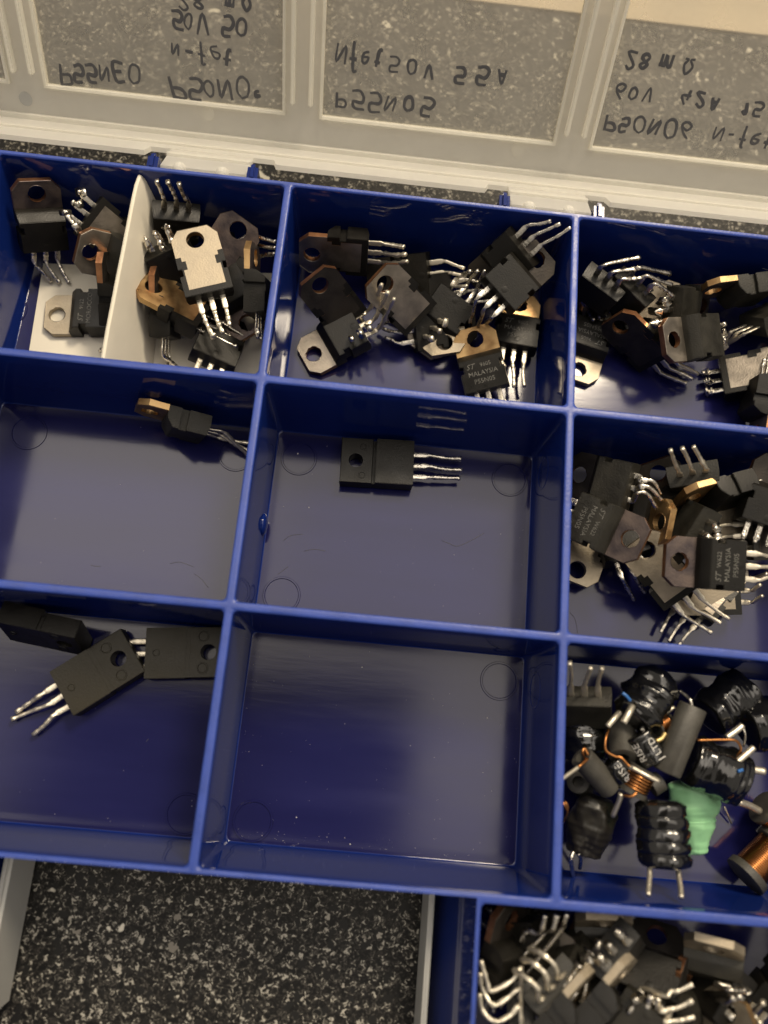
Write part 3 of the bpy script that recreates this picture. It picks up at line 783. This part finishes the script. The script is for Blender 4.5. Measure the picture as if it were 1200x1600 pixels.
# --- second row: lone transistor by the back wall, lone full-pack in the middle
T('E',(585,240),-15,(850,308),-20,-76,'lone transistor on edge at the back wall of the second row left compartment',cE,'gold',tips=[(1035,402),(1040,385),(1052,355)],tz=-22,leadmat='lead_bright',plastic='worn_plastic',blob=.2,floor=FLOOR)
T('F',(395,314),-21,(622,328),-21,0,'lone black full-plastic transistor lying face up in the middle compartment',cF,full=True,tips=[(802,305),(804,343),(797,372)],tz=-21,blob=.5,leadmat='lead_metal',name='power_transistor',flat=True)
# --- third row left
GJ = 'plastic-backed transistors in the third row left compartment'
T('J',(430,272),-18,(30,188),-18,-108,'black plastic transistor on its side against the back wall at far left',cJ,full=True,L=8,group=GJ,name='power_transistor',anchor='A')
T('J',(668,382),-20,(330,590),-20,180,'brown-black transistor lying back up with bent leads pointing lower left',cJ,full=True,plastic='package_back',tips=[(85,690),(65,725),(168,805)],tz=-22.5,blob=.5,leadmat='lead_bright',group=GJ,name='power_transistor',flat=True)
T('J',(1255,375),-21,(808,382),-21,180,'brown-black transistor lying back up beside the divider with leads left',cJ,full=True,plastic='package_back',tips=[(655,343),(685,392),(700,452)],tz=-22,blob=.4,leadmat='lead_bright',group=GJ,name='power_transistor',anchor='B',flat=True)

# --- second row right compartment
GG = 'transistors in the second row right compartment'
T('G',(40,900),-21,(160,560),-20,180,'pale metal tab by the divider, body hidden below the brown transistor',cG,'tin',L=3,group=GG,flat=True)
T('G',(290,480),-18,(405,780),-16,10,'transistor under the brown one with leads hanging down over the blue floor',cG,'black',tips=[(440,1008),(500,970),(562,922)],tz=-21,group=GG,anchor='B')
T('G',(788,385),-21,(772,288),-7,0,'transistor standing at the back with three leads pointing straight up',cG,'black',tips=[(645,155,1),(712,145,1),(776,135,1)],group=GG,free=True,blob=.3,leadmat='lead_bright',plastic='worn_plastic')
T('G',(560,225),-12,(640,470),-16,8,'dark transistor with looped tab end behind the bent leads',cG,'black',L=4,group=GG,anchor='A')
T('G',(130,300),-15,(415,370),-9,0,'dark transistor by the divider at the back, leads bent down to the right',cG,'black',tips=[(592,410),(598,445),(568,492)],via=[[(480,330,-7),(548,335,-7)],[(480,365,-7),(530,372,-7)],[(460,402,-7),(515,408,-7)]],tz=-9,group=GG,free=True,plastic='worn_plastic',anchor='B')
T('G',(600,580),-9,(440,550),-17,0,'small golden tab edge standing beside the brown transistor',cG,'gold',L=3,group=GG,anchor='A')
T('G',(705,470),-10,(1080,370),-11,-72,'transistor on edge at the back with golden tab pointing left',cG,'gold',L=7,group=GG)
T('G',(1265,510),-15,(890,560),-15,180,'pale metal-backed transistor at the right edge under crossing leads',cG,'tin',L=4,group=GG)
T('G',(1500,640),-11,(1130,645),-11,180,'dark transistor at the right edge, three bright leads pointing left',cG,'black',tips=[(902,600),(905,668),(1062,730)],tz=-12,group=GG,leadmat='lead_bright',blob=.1)
T('G',(480,690),-12,(705,965),-13,180,'pale metal-backed transistor in mid-heap, leads to the lower right',cG,'tin',tips=[(882,1198),(932,1142),(982,1120)],tz=-14,group=GG,leadmat='lead_bright',blob=.3)
T('G',(990,770),-20,(742,1070),-20,180,'transistor at the bottom of the heap, bright leads to the lower left',cG,'dull',tips=[(588,1195),(635,1245),(690,1272)],tz=-21,group=GG,leadmat='lead_bright',blob=.1)
T('G',(655,965),-17,(1045,955),-17,180,'pale metal back lying beneath the printed purple-tabbed transistor',cG,'tin',tips=[(1195,860),(1155,922),(1168,985)],tz=-14,group=GG,leadmat='lead_bright',blob=.1,anchor='B')
T('G',(700,590),-16,(790,640),-10,0,'dark body in mid-heap with short solder-blobbed leads to the right',cG,'black',tips=[(800,700),(865,690),(915,668)],tz=-4,group=GG,free=True,blob=1.1,plastic='worn_plastic',anchor='B')
T('G',(465,690),-4,(108,535),-10,0,'brown-tabbed transistor lying over the divider side of the heap, hole to the right',cG,'dark',tips=[(75,570),(85,505),(110,470)],tz=-8,L=5,text=([('ST|W622',1.25),('MALAYSIA',1.45),('P55N05',1.45)],False),group=GG,plastic='worn_plastic',anchor='A')
T('G',(625,785),-3,(1055,815),-4,0,'printed transistor with purple-brown tab on top at the right of the heap',cG,'dark',tips=[(1260,765),(1260,822),(1260,875)],tz=-5,text=MK('W622','MALAYSIA','P55N05'),group=GG,leadmat='lead_bright',blob=.1)
T('G',(1270,150),-6,(1165,460),-9,20,'large dark transistor at the back of the right edge with a bluish sheen',cG,'black',L=3,group=GG)

# --- bottom right compartment pile
GI = 'transistors heaped in the bottom right compartment'
T('P',(250,100),-8,(110,620),-11,60,'dark transistor on edge against the left wall of the bottom compartment',cI,'black',L=3,group=GI)
T('P',(650,60),-16,(430,190),-9,20,'transistor at the back with looped shiny leads by the blue wall',cI,'black',tips=[(560,150,-3),(650,150,-3),(730,140,-3)],via=[[(420,270,-7),(520,290,-5)],[(560,290,-7),(620,260,-4)],[(680,270,-6),(705,210,-4)]],group=GI,free=True,blob=.3,wide=2,anchor='B')
T('P',(740,470),-9,(420,230),-15,0,'olive dull tab with slot-like hole under the curved leads',cI,'dull',L=3,group=GI,plastic='worn_plastic',anchor='A')
T('P',(600,760),-19,(615,700),-5,0,'black body standing with three fat leads curling over to the left',cI,'black',tips=[(430,415),(375,500),(310,580)],via=[[(660,640,-3),(640,550,-1.5),(540,455,-2)],[(585,725,-3),(560,610,-1.5),(460,520,-2)],[(510,815,-3),(500,720,-1.5),(400,630,-2)]],tz=-5,group=GI,free=True,blob=.3,leadmat='lead_bright',wide=1,xd=(-155,180),plastic='worn_plastic')
T('P',(380,990),-22,(345,900),-11,10,'body at the left with three leads bent into hooks toward the wall',cI,'black',tips=[(55,500,-5),(50,600,-5),(45,760,-6)],via=[[(375,560,-5),(300,660,-5),(140,740,-5),(110,680,-5)],[(360,730,-5),(260,800,-5),(150,850,-5),(70,720,-6)],[(355,860,-5),(290,930,-5),(170,980,-5),(75,900,-6)]],group=GI,free=True,blob=.2,leadmat='lead_bright',wide=1,xd=(10,100))
T('P',(1000,160),-16,(800,560),-8,30,'transistor with dark solder blobs beside the tin-faced part',cI,'black',tips=[(830,530,-5),(915,430,-5),(985,345,-5)],blob=1.4,group=GI,free=True,anchor='B',plastic='worn_plastic')
T('P',(1200,560),-17,(1070,400),-3,0,'tin-faced transistor with solder drops on edge in the middle of the pile',cI,'tin',L=1.6,group=GI,blob=1.3,xd=(-260,350),plastic='black_plastic')
T('P',(940,690),-5,(570,1090),-6,85,'slab-like transistor on edge with pale metal strip, left of two',cI,'tin',L=3,group=GI)
T('Q',(150,590),-5,(-210,1000),-6,85,'slab-like transistor on edge with pale metal strip, right of two',cI,'tin',L=3,group=GI)
T('P',(1030,195),-5,(1000,330),-19,0,'pale tab end on along the blue back wall of the bottom compartment',cI,'tin',L=3,group=GI,xd=(100,8))
T('Q',(330,120),-15,(250,600),-9,0,'dark body with three solder-tipped leads dropping toward the viewer',cI,'black',tips=[(182,790,-5),(288,770,-5),(342,790,-5)],group=GI,free=True,blob=1,anchor='B')
T('Q',(40,1260),-9,(310,850),-7,0,'transistor with three bright leads bent up to the right near the bottom',cI,'black',tips=[(610,690,-3),(615,815,-3),(625,945,-3)],via=[[(400,780,-4),(440,745,-4),(500,740,-3.5)],[(370,900,-4),(420,885,-4),(500,870,-3.5)],[(395,985,-4),(440,978,-4),(520,970,-3.5)]],group=GI,free=True,blob=.3,leadmat='lead_bright',wide=1,plastic='worn_plastic',anchor='B')
T('Q',(775,420),-3,(765,600),-17,0,'transistor seen end on with a white tab edge across its top',cI,'tin',L=3,group=GI,plastic='worn_plastic')
T('Q',(640,560),-12,(560,1080),-14,75,'dark transistor standing on edge in the middle right of the pile',cI,'black',L=3,group=GI,plastic='worn_plastic')
T('Q',(600,600),-21,(850,760),-13,10,'transistor with curved leads passing behind a pale tab',cI,'black',tips=[(935,790,-3),(985,785,-2),(1030,735,-4)],via=[[(800,820,-9),(880,830,-5)],[(900,830,-8)],[(790,680,-9),(870,725,-6),(950,740,-5)]],group=GI,free=True,blob=.4,anchor='B')
T('Q',(880,860),-8,(800,1380),-10,150,'pale copper-tinted metal tab at the bottom edge of the photo',cI,'tincopper',L=3,group=GI)
T('Q',(1420,500),-9,(1190,760),-12,30,'transistor at the far right with copper tab and bright leads',cI,'brown',tips=[(1165,830),(1100,940),(1130,980)],tz=-5,group=GI,free=True,leadmat='lead_bright',anchor='B')

# ------------------------------------------------------------------ coils and ferrites (third row right compartment)
def axis_frame(p0, p1):
    t = (p1-p0).normalized(); t, s, u = frame_of(t, (0.05,0.1,1)); return t, s, u
def lathe(bm, p0, p1, prof, n=28, lump=0.0, flat=(1,1), seed=0, rough_ax=0.0, mi=0):
    """profile [(fraction along axis, radius)] turned about p0-p1, with irregular swelling"""
    rnd = random.Random(seed); t, s, u = axis_frame(p0,p1); L = (p1-p0).length; rings = []
    ph = [rnd.uniform(0,6.28) for _ in range(6)]
    for f, r in prof:
        rg = []
        for k in range(n):
            a = 2*math.pi*k/n
            w = 1+lump*(math.sin(2*a+ph[0]+f*5)+.7*math.sin(3*a+ph[1]-f*9)+.5*math.sin(5*a+ph[2]+f*14))
            q = f+rough_ax*math.sin(2*a+ph[3])*(1 if 0.05<f<.95 else 0)
            rg.append(bm.verts.new(p0+t*(L*q)+s*(r*w*math.cos(a)*flat[0])+u*(r*w*math.sin(a)*flat[1])))
        rings.append(rg)
    for a, b in zip(rings, rings[1:]): ring_faces(bm, a, b, mi)
    bm.faces.new(rings[0]).material_index = mi; bm.faces.new(rings[-1]).material_index = mi
from mathutils import noise as mnoise
def wrinkle(bm, p0, p1, amp, scale, ring=0.0, seed=0):
    t = (p1-p0).normalized(); L = (p1-p0).length
    for v in bm.verts:
        ax = (v.co-p0).dot(t); f = ax/L
        rad = v.co-p0-t*ax
        if rad.length < .3: continue
        q = v.co*scale+Vector((seed*7.3,seed*3.1,0))
        d = amp*(mnoise.noise(q)*1.0+.5*mnoise.noise(q*2.3))
        # folds running round the sleeve and pinches along it
        d += ring*(abs(mnoise.noise(Vector((ax*.8+seed*5, .25*math.atan2(rad.x,rad.z), seed))))-.25)
        ang = mnoise.noise(Vector((rad.normalized().x*1.6+seed, rad.normalized().z*1.6, ax*.12+seed)))
        d += amp*1.2*ang
        v.co += rad.normalized()*d
def to_local(bm, o): bmesh.ops.translate(bm, verts=bm.verts[:], vec=-o)
def smoothprof(pts, k=5):
    s = spline([(a,b,0) for a,b in pts], k); return [(max(0,min(1,p.x)), max(0.02,p.y)) for p in s]
def keepin(p, r, cell): 
    p = p.copy(); p.z = max(p.z, FLOOR+r*0.95)
    a,b,c,d = bounds(cell, p.z); p.x = max(p.x, a+r*.6); p.y = min(max(p.y, c+r*.6), d-r*.6); return p
GH = 'coils heaped in the third row right compartment'
def coil(name, label, cr, P0, z0, P1, z1, prof, m, leads=(), lump=.03, flat=(1,1), ringed=0.0, seed=1, cat='inductor', part='sleeve', n=30, group=GH, extra=None, r_keep=None, wr=None):
    if wr is None: wr = {'gloss_sleeve':(.26,.45,.55),'dull_sleeve':(.4,.35,.5),'green_sleeve':(.30,.30,.5)}.get(m)
    r = r_keep or max(q[1] for q in prof)
    p0 = keepin(pt(cr,*P0,z0), r, cH); p1 = keepin(pt(cr,*P1,z1), r, cH); o = (p0+p1)/2
    t = thing(name, label, cat, Matrix.Translation(o*MM), group)
    bm = bmesh.new(); lathe(bm, p0, p1, prof, lump=lump, flat=flat, seed=seed, rough_ax=ringed, n=n if 'ferrite' in m or r < .3 else 56)
    if wr: wrinkle(bm, p0, p1, wr[0], wr[1], wr[2], seed)
    to_local(bm, o)
    b = obj(part, bm, m, t, smooth='angle' if 'ferrite' in (m if isinstance(m,str) else m[0]) else True)
    for pts, rad, lm in leads:
        bm = bmesh.new(); q = [pt(cr,x,y,z) for x,y,z in pts]
        q = [Vector((v.x,v.y,max(v.z,FLOOR+.4))) for v in q]
        tube(bm, q, rad); to_local(bm, o); obj('lead' if lm.startswith('lead') else 'wire', bm, lm, t, smooth=True)
    if extra: extra(t, o, p0, p1, b)
    return t
def cap(ends, mid):
    m = smoothprof([(.03,ends*1.0)]+mid+[(.97,ends)], 9)
    return [(0,.05),(.004,ends*.45),(.006,ends*.80),(.012,ends*.93)]+m+[(.988,ends*.93),(.994,ends*.80),(.996,ends*.45),(1,.05)]
# open transistor at the back left corner with legs up
T('H',(190,470),-17,(185,300),-9,0,'transistor standing in the back left corner of the coil compartment, leads up',cH,'black',leadmat='lead_bright',tips=[(105,125,0),(220,150,0),(282,152,0)],group=None,free=True,blob=.2,plastic='worn_plastic',anchor='B')
coil('inductor','black sleeved coil lying dull against the divider below the upright leads','H',(170,400),-17,(190,650),-17,cap(4.0,[(.3,4.4),(.7,4.5)]),'gloss_sleeve',lump=.04,seed=3)
coil('inductor','large shiny black shrink-wrapped coil at the back with two solder-tipped leads and blue fleck','H',(445,440),-8,(600,140),-10,cap(3.6,[(.2,4.6),(.35,4.3),(.5,4.9),(.65,4.6),(.8,4.8)]),'gloss_sleeve',lump=.05,seed=4,
     leads=[([(375,395,-6),(345,430,-5),(310,470,-5)],.55,'lead_bright'),([(445,360,-4),(425,400,-3),(398,450,-3)],.62,'lead_bright')],
     extra=lambda t,o,p0,p1,b: (lambda bm: (tube(bm,[pt('H',392,288,-2.2)-o,pt('H',415,305,-2.0)-o,pt('H',435,330,-2.3)-o],.28), obj('blue_fleck',bm,'blue_dab',t,smooth=True)))(bmesh.new()))
coil('inductor','black shrink-wrapped coil with ridged shine in the back of the coil compartment','H',(850,420),-13,(1075,260),-13,cap(4.4,[(.2,4.8),(.4,4.5),(.6,4.9),(.8,4.6)]),'gloss_sleeve',lump=.05,seed=5)
coil('inductor','black shrink-wrapped coil at the right edge with two tin leads to its lower left','H',(1060,480),-12,(1240,420),-12,cap(4.6,[(.3,5.0),(.7,4.9)]),'gloss_sleeve',lump=.04,seed=6,
     leads=[([(1045,465,-7),(1000,500,-7),(958,530,-7)],.6,'lead_bright'),([(1105,585,-7),(1060,625,-7),(1012,665,-7)],.6,'lead_bright'),([(1045,470,-7),(1060,520,-7),(1050,580,-8)],.2,'lead_metal')])
coil('inductor','black glossy coil lying across the green sleeve with copper wire along its top','H',(752,640),-11,(1045,775),-11,cap(4.7,[(.15,5.1),(.4,5.0),(.7,5.2),(.85,4.8)]),'gloss_sleeve',lump=.03,seed=7,
     leads=[([(800,545,-6),(940,542,-6),(1010,548,-6),(1035,590,-7),(1015,630,-8)],.24,'wire_copper'),([(1050,700,-8),(1100,705,-8),(1165,715,-8)],.72,'lead_bright'),([(1020,880,-14),(1080,900,-15),(1138,930,-16)],.72,'lead_bright')],
     extra=lambda t,o,p0,p1,b: (lambda bm: (tube(bm,[pt('H',1020,715,-5.4)-o,pt('H',1045,705,-5.6)-o],.3), obj('blue_fleck',bm,'blue_dab',t,smooth=True)))(bmesh.new()))
def tubeprof(r, hole=0.45): return [(0.35,r*hole*.98),(0.0,r*hole),(0.0,r*.93),(.015,r),(.985,r),(1,r*.93),(1,r*hole),(.65,r*hole*.98)]
coil('ferrite_rod','grey ferrite rod under the big shiny coil, copper wire round its left side','H',(385,460),-13,(395,640),-9,tubeprof(2.6),'ferrite',lump=.004,part='core',cat='ferrite rod',
     leads=[([(318,485,-8),(300,540,-7),(302,600,-7),(350,632,-7),(385,640,-7),(430,690,-6)],.26,'wire_copper'),([(430,690,-6),(520,730,-6),(592,768,-6)],.42,'lead_bright')])
coil('ferrite_rod','long grey ferrite rod slanting across the middle of the coils','H',(775,360),-6,(632,722),-8,tubeprof(2.5,.3),'ferrite',lump=.01,part='core',cat='ferrite rod',seed=8,flat=(1.05,.95),
     leads=[([(770,365,-5),(760,325,-5),(735,300,-6),(705,275,-7)],.3,'lead_metal'),([(675,365,-8),(620,400,-8),(555,415,-8)],.34,'lead_bright')])
coil('ferrite_rod','grey ferrite rod at the divider with orange wire through its open end','H',(168,635),-8,(325,805),-11,tubeprof(2.3,.55),'ferrite',lump=.004,part='core',cat='ferrite rod',seed=9,
     leads=[([(195,655,-7),(175,615,-5),(185,590,-5),(205,625,-5)],.28,'wire_copper'),([(205,645,-5),(165,680,-4),(140,700,-4)],.26,'wire_copper'),([(150,692,-4),(105,725,-3),(64,755,-2)],.36,'lead_bright')])
coil('inductor','dull black flattened sleeve in the front left corner, leads toward the front','H',(255,850),-15,(175,1165),-17,cap(3.2,[(.2,4.2),(.5,4.6),(.8,3.8)]),'dull_sleeve',lump=.06,flat=(1.0,.8),seed=10,
     leads=[([(125,1150,-15),(112,1200,-15),(128,1300,-20)],.42,'lead_metal'),([(150,1160,-15),(165,1190,-16),(160,1240,-20)],.38,'lead_metal')])
rings_ = [(0.0,.05),(.01,3.3),(.04,4.1)]
for k in range(5):
    c0 = .06+.18*k; rings_ += [(c0,4.35),(c0+.010,4.5),(c0+.03,4.66),(c0+.09,4.7+.08*(k%2)),(c0+.15,4.64),(c0+.17,4.5)]
rings_ += [(.97,4.2),(.99,3.4),(1,.05)]
coil('inductor','black shrink-wrapped coil with five ridges standing its two leads toward the front','H',(600,865),-9,(622,1238),-9,rings_,'gloss_sleeve',lump=.015,seed=11,
     leads=[([(540,1225,-8),(540,1280,-7),(535,1335,-5.5),(532,1388,-4)],.46,'lead_bright'),([(695,1225,-8),(698,1285,-7),(708,1345,-5.5),(712,1402,-4)],.48,'lead_bright')])
coil('inductor','bright green shrink sleeve, pinched at one end, beside the ridged black coil','H',(775,770),-16,(790,1165),-18,smoothprof([(0,.3),(.02,4.6),(.15,5.1),(.35,5.0),(.5,4.0),(.53,4.15),(.7,3.6),(.9,2.5),(.985,1.9),(1,.2)]),'green_sleeve',lump=.03,flat=(1,.62),seed=12,r_keep=3)
def printed(lines, off):
    def f(t, o, p0, p1, b):
        tt, s, u = axis_frame(p0,p1)
        cdir = Vector(CAMV)-o; cdir = (cdir-tt*cdir.dot(tt)).normalized()
        for (txt, size, ax, ro, rad) in lines:
            c2 = Matrix.Rotation(ro,3,tt) @ cdir
            y = c2.cross(tt) if off else tt.cross(c2)
            bm = bmesh.new(); org = tt*ax+c2*rad
            X = y if False else tt
            R = Matrix((X if not off else -X, c2.cross(X if not off else -X), c2)).transposed().to_4x4(); R.translation = org
            text_bm(bm, txt, size, R)
            # wrap the print onto the sleeve
            for v in bm.verts:
                ax_ = v.co.dot(tt); rv = v.co-tt*ax_; v.co = tt*ax_+rv.normalized()*rad
            obj('marking', bm, 'white_print', b)
    return f
coil('inductor','black sleeve with white RISE lettering next to the orange winding','H',(425,765),-10,(332,650),-10,cap(2.6,[(.5,2.7)]),'gloss_sleeve',lump=.01,seed=13,extra=printed([('RISE',2.0,0,.1,2.82)],False))
coil('inductor','black sleeve with white LTD and RISE lettering left of the long ferrite rod','H',(565,665),-9,(470,505),-9,cap(3.0,[(.5,3.2)]),'gloss_sleeve',lump=.01,seed=14,extra=printed([('J LTD',1.9,-.4,.5,3.35),('RISE',2.0,.2,-.45,3.35)],False))
# small wound drum
def windings(cr, P0, z0, P1, z1, r, pitch, wr):
    p0 = pt(cr,*P0,z0); p1 = pt(cr,*P1,z1); t,s,u = axis_frame(p0,p1); L = (p1-p0).length; n = int(L/pitch); pts = []
    for i in range(n*14+1):
        a = 2*math.pi*i/14; pts.append(p0+t*(L*i/(n*14))+s*(r*math.cos(a))+u*(r*math.sin(a)))
    return pts
def drum(label, P0, z0, P1, z1, rf, rw, fl, cellr, leads=(), wr=.17, seed=20, cr='H'):
    p0 = keepin(pt(cr,*P0,z0), rf, cH); p1 = pt(cr,*P1,z1); p1.z = max(p1.z, FLOOR+rf); o = (p0+p1)/2
    t = thing('wound_drum', label, 'inductor', Matrix.Translation(o*MM), GH)
    tt,s,u = axis_frame(p0,p1); L = (p1-p0).length
    bm = bmesh.new()
    f = fl/L
    lathe(bm, p0, p1, [(0,rf*.4),(0,rf*.92),(.01,rf),(f-.01,rf),(f,rf*.95),(f+.001,rw*.8),(1-f-.001,rw*.8),(1-f,rf*.95),(1-f+.01,rf),(.99,rf),(1,rf*.92),(1,rf*.4)], n=32)
    to_local(bm, o); obj('core', bm, 'ferrite', t, smooth='angle')
    bm = bmesh.new(); L2 = L-2*fl-.3; n = max(3,int(L2/(wr*2.05))); pts = []
    for i in range(n*16+1):
        a = 2*math.pi*i/16; q = p0+tt*(fl+.15+L2*i/(n*16))+s*(rw*math.cos(a))+u*(rw*math.sin(a)); pts.append(q-o)
    sweep(bm, pts, (wr,wr), up=tt, n=6, sq=1); obj('winding', bm, 'wire_copper', t, smooth=True)
    for pp, rad, lm in leads:
        bm = bmesh.new(); tube(bm, [pt(cr,x,y,z) for x,y,z in pp], rad); to_local(bm, o); obj('lead', bm, lm, t, smooth=True)
    return t
drum('small drum coil with bright orange winding in the middle of the coils',(440,835),-9,(510,700),-8,2.7,2.35,1.0,2,wr=.27,leads=[([(385,835,-8),(372,880,-9),(338,958,-11)],.5,'lead_bright'),([(470,830,-6),(440,850,-6),(395,845,-7)],.26,'wire_copper'),([(440,690,-5),(520,735,-4),(590,770,-4)],.38,'lead_bright')])
drum('large copper-wound drum coil with a grey flange at the front right',(1055,1290),-18,(1250,1095),-18,4.1,3.3,1.6,4,wr=.2)
drum('copper-wound drum coil cut off by the right edge above the large one',(1150,905),-17,(1290,1010),-18,3.4,2.9,1.0,3,wr=.2)
drum('tiny coil with dark copper turns between the printed sleeve and long rod',(575,480),-9,(650,440),-10,1.7,1.5,.5,1.5,leads=[([(570,460,-8),(530,480,-8),(490,488,-8)],.36,'lead_metal'),([(625,505,-7),(605,535,-7),(575,550,-7)],.42,'wire_yellow')],wr=.2)
coil('ferrite_rod','short grey ferrite stub right of the orange winding','H',(545,800),-10,(600,765),-10,tubeprof(1.9,.3),'ferrite',lump=.01,part='core',cat='ferrite rod',seed=21)
coil('ferrite_rod','short ferrite tube standing under the wired rod by the divider','H',(150,770),-15,(175,800),-19,tubeprof(2.2,.5),'ferrite',lump=.004,part='core',cat='ferrite rod',seed=22)
coil('wire_clipping','loose clipped wire lying on the blue floor right of the green sleeve','H',(945,905),-21,(985,1000),-23,[(0,.05),(.05,.22),(.95,.2),(1,.05)],'lead_bright',lump=0,cat='wire',part='wire',n=8,group=None)
coil('wire_loop','fine red copper loop against the divider at the front left of the coils','H',(68,880),-8,(92,930),-8,[(0,.05),(.05,.2),(.95,.2),(1,.05)],'wire_copper',lump=0,cat='wire',part='wire',n=8,group=None,
     leads=[([(62,1000,-9),(85,960,-8),(95,915,-7),(80,880,-7),(62,875,-8)],.17,'wire_copper')])

# ------------------------------------------------------------------ crumbs and dust on the floors
bm = bmesh.new(); rnd = random.Random(5)
def crumb(x, y, z, r):
    vs = [bm.verts.new((x+r*rnd.uniform(.4,1)*math.cos(a), y+r*rnd.uniform(.4,1)*math.sin(a), z)) for a in (0,1.5,3,4.6)]
    top = bm.verts.new((x,y,z+r*.7))
    for i in range(4): bm.faces.new((vs[i],vs[(i+1)%4],top))
    bm.faces.new(vs[::-1])
def scatter(cell, n, edge=0.5):
    for _ in range(n):
        q = bounds(cell, -DEPTH); e = rnd.random() < edge
        x = rnd.uniform(q[0]+1,q[1]-1); y = rnd.uniform(q[2]+1,q[3]-1)
        if e:
            if rnd.random() < .6: y = q[2]+.7+abs(rnd.gauss(0,1.6))
            else: x = rnd.choice((q[0]+.8+abs(rnd.gauss(0,.8)), q[1]-.8-abs(rnd.gauss(0,.8))))
        crumb(x, y, -DEPTH+.02, rnd.choice((.04,.05,.06,.07,.10)) if rnd.random()<.97 else .22)
scatter(cM, 150); scatter(cJ, 30, .3); scatter(cF, 40, .5); scatter(cE, 25, .5); scatter(cC, 12, .2)
tag(obj('dust', bm, 'dust'), 'pale dust and crumbs scattered over the blue compartment floors', 'dust', kind='stuff')
bm = bmesh.new()
for cr, pp in (('F',[(185,588),(200,575),(222,568),(250,566)]),('F',[(735,588),(760,598),(790,607),(840,585),(880,562)]),('F',[(255,625),(290,618),(330,624)]),('F',[(165,705),(185,690),(200,678)]),
               ('E',[(710,855),(745,848),(775,856),(805,868)]),('E',[(810,898),(840,920),(868,955)]),('E',[(380,862),(400,866),(418,865)]),('G',[(75,1080),(100,1110),(112,1150),(118,1195)]),('J',[(740,840),(752,825)])):
    tube(bm, [Vector(at_z(*px(cr,*q),-DEPTH+.06)) for q in pp], .04, n=5, k=4)
tag(obj('lint', bm, 'ink', smooth=True), 'dark hairs and fibres lying on the blue compartment floors', 'lint', kind='stuff')
bpy.context.view_layer.update()
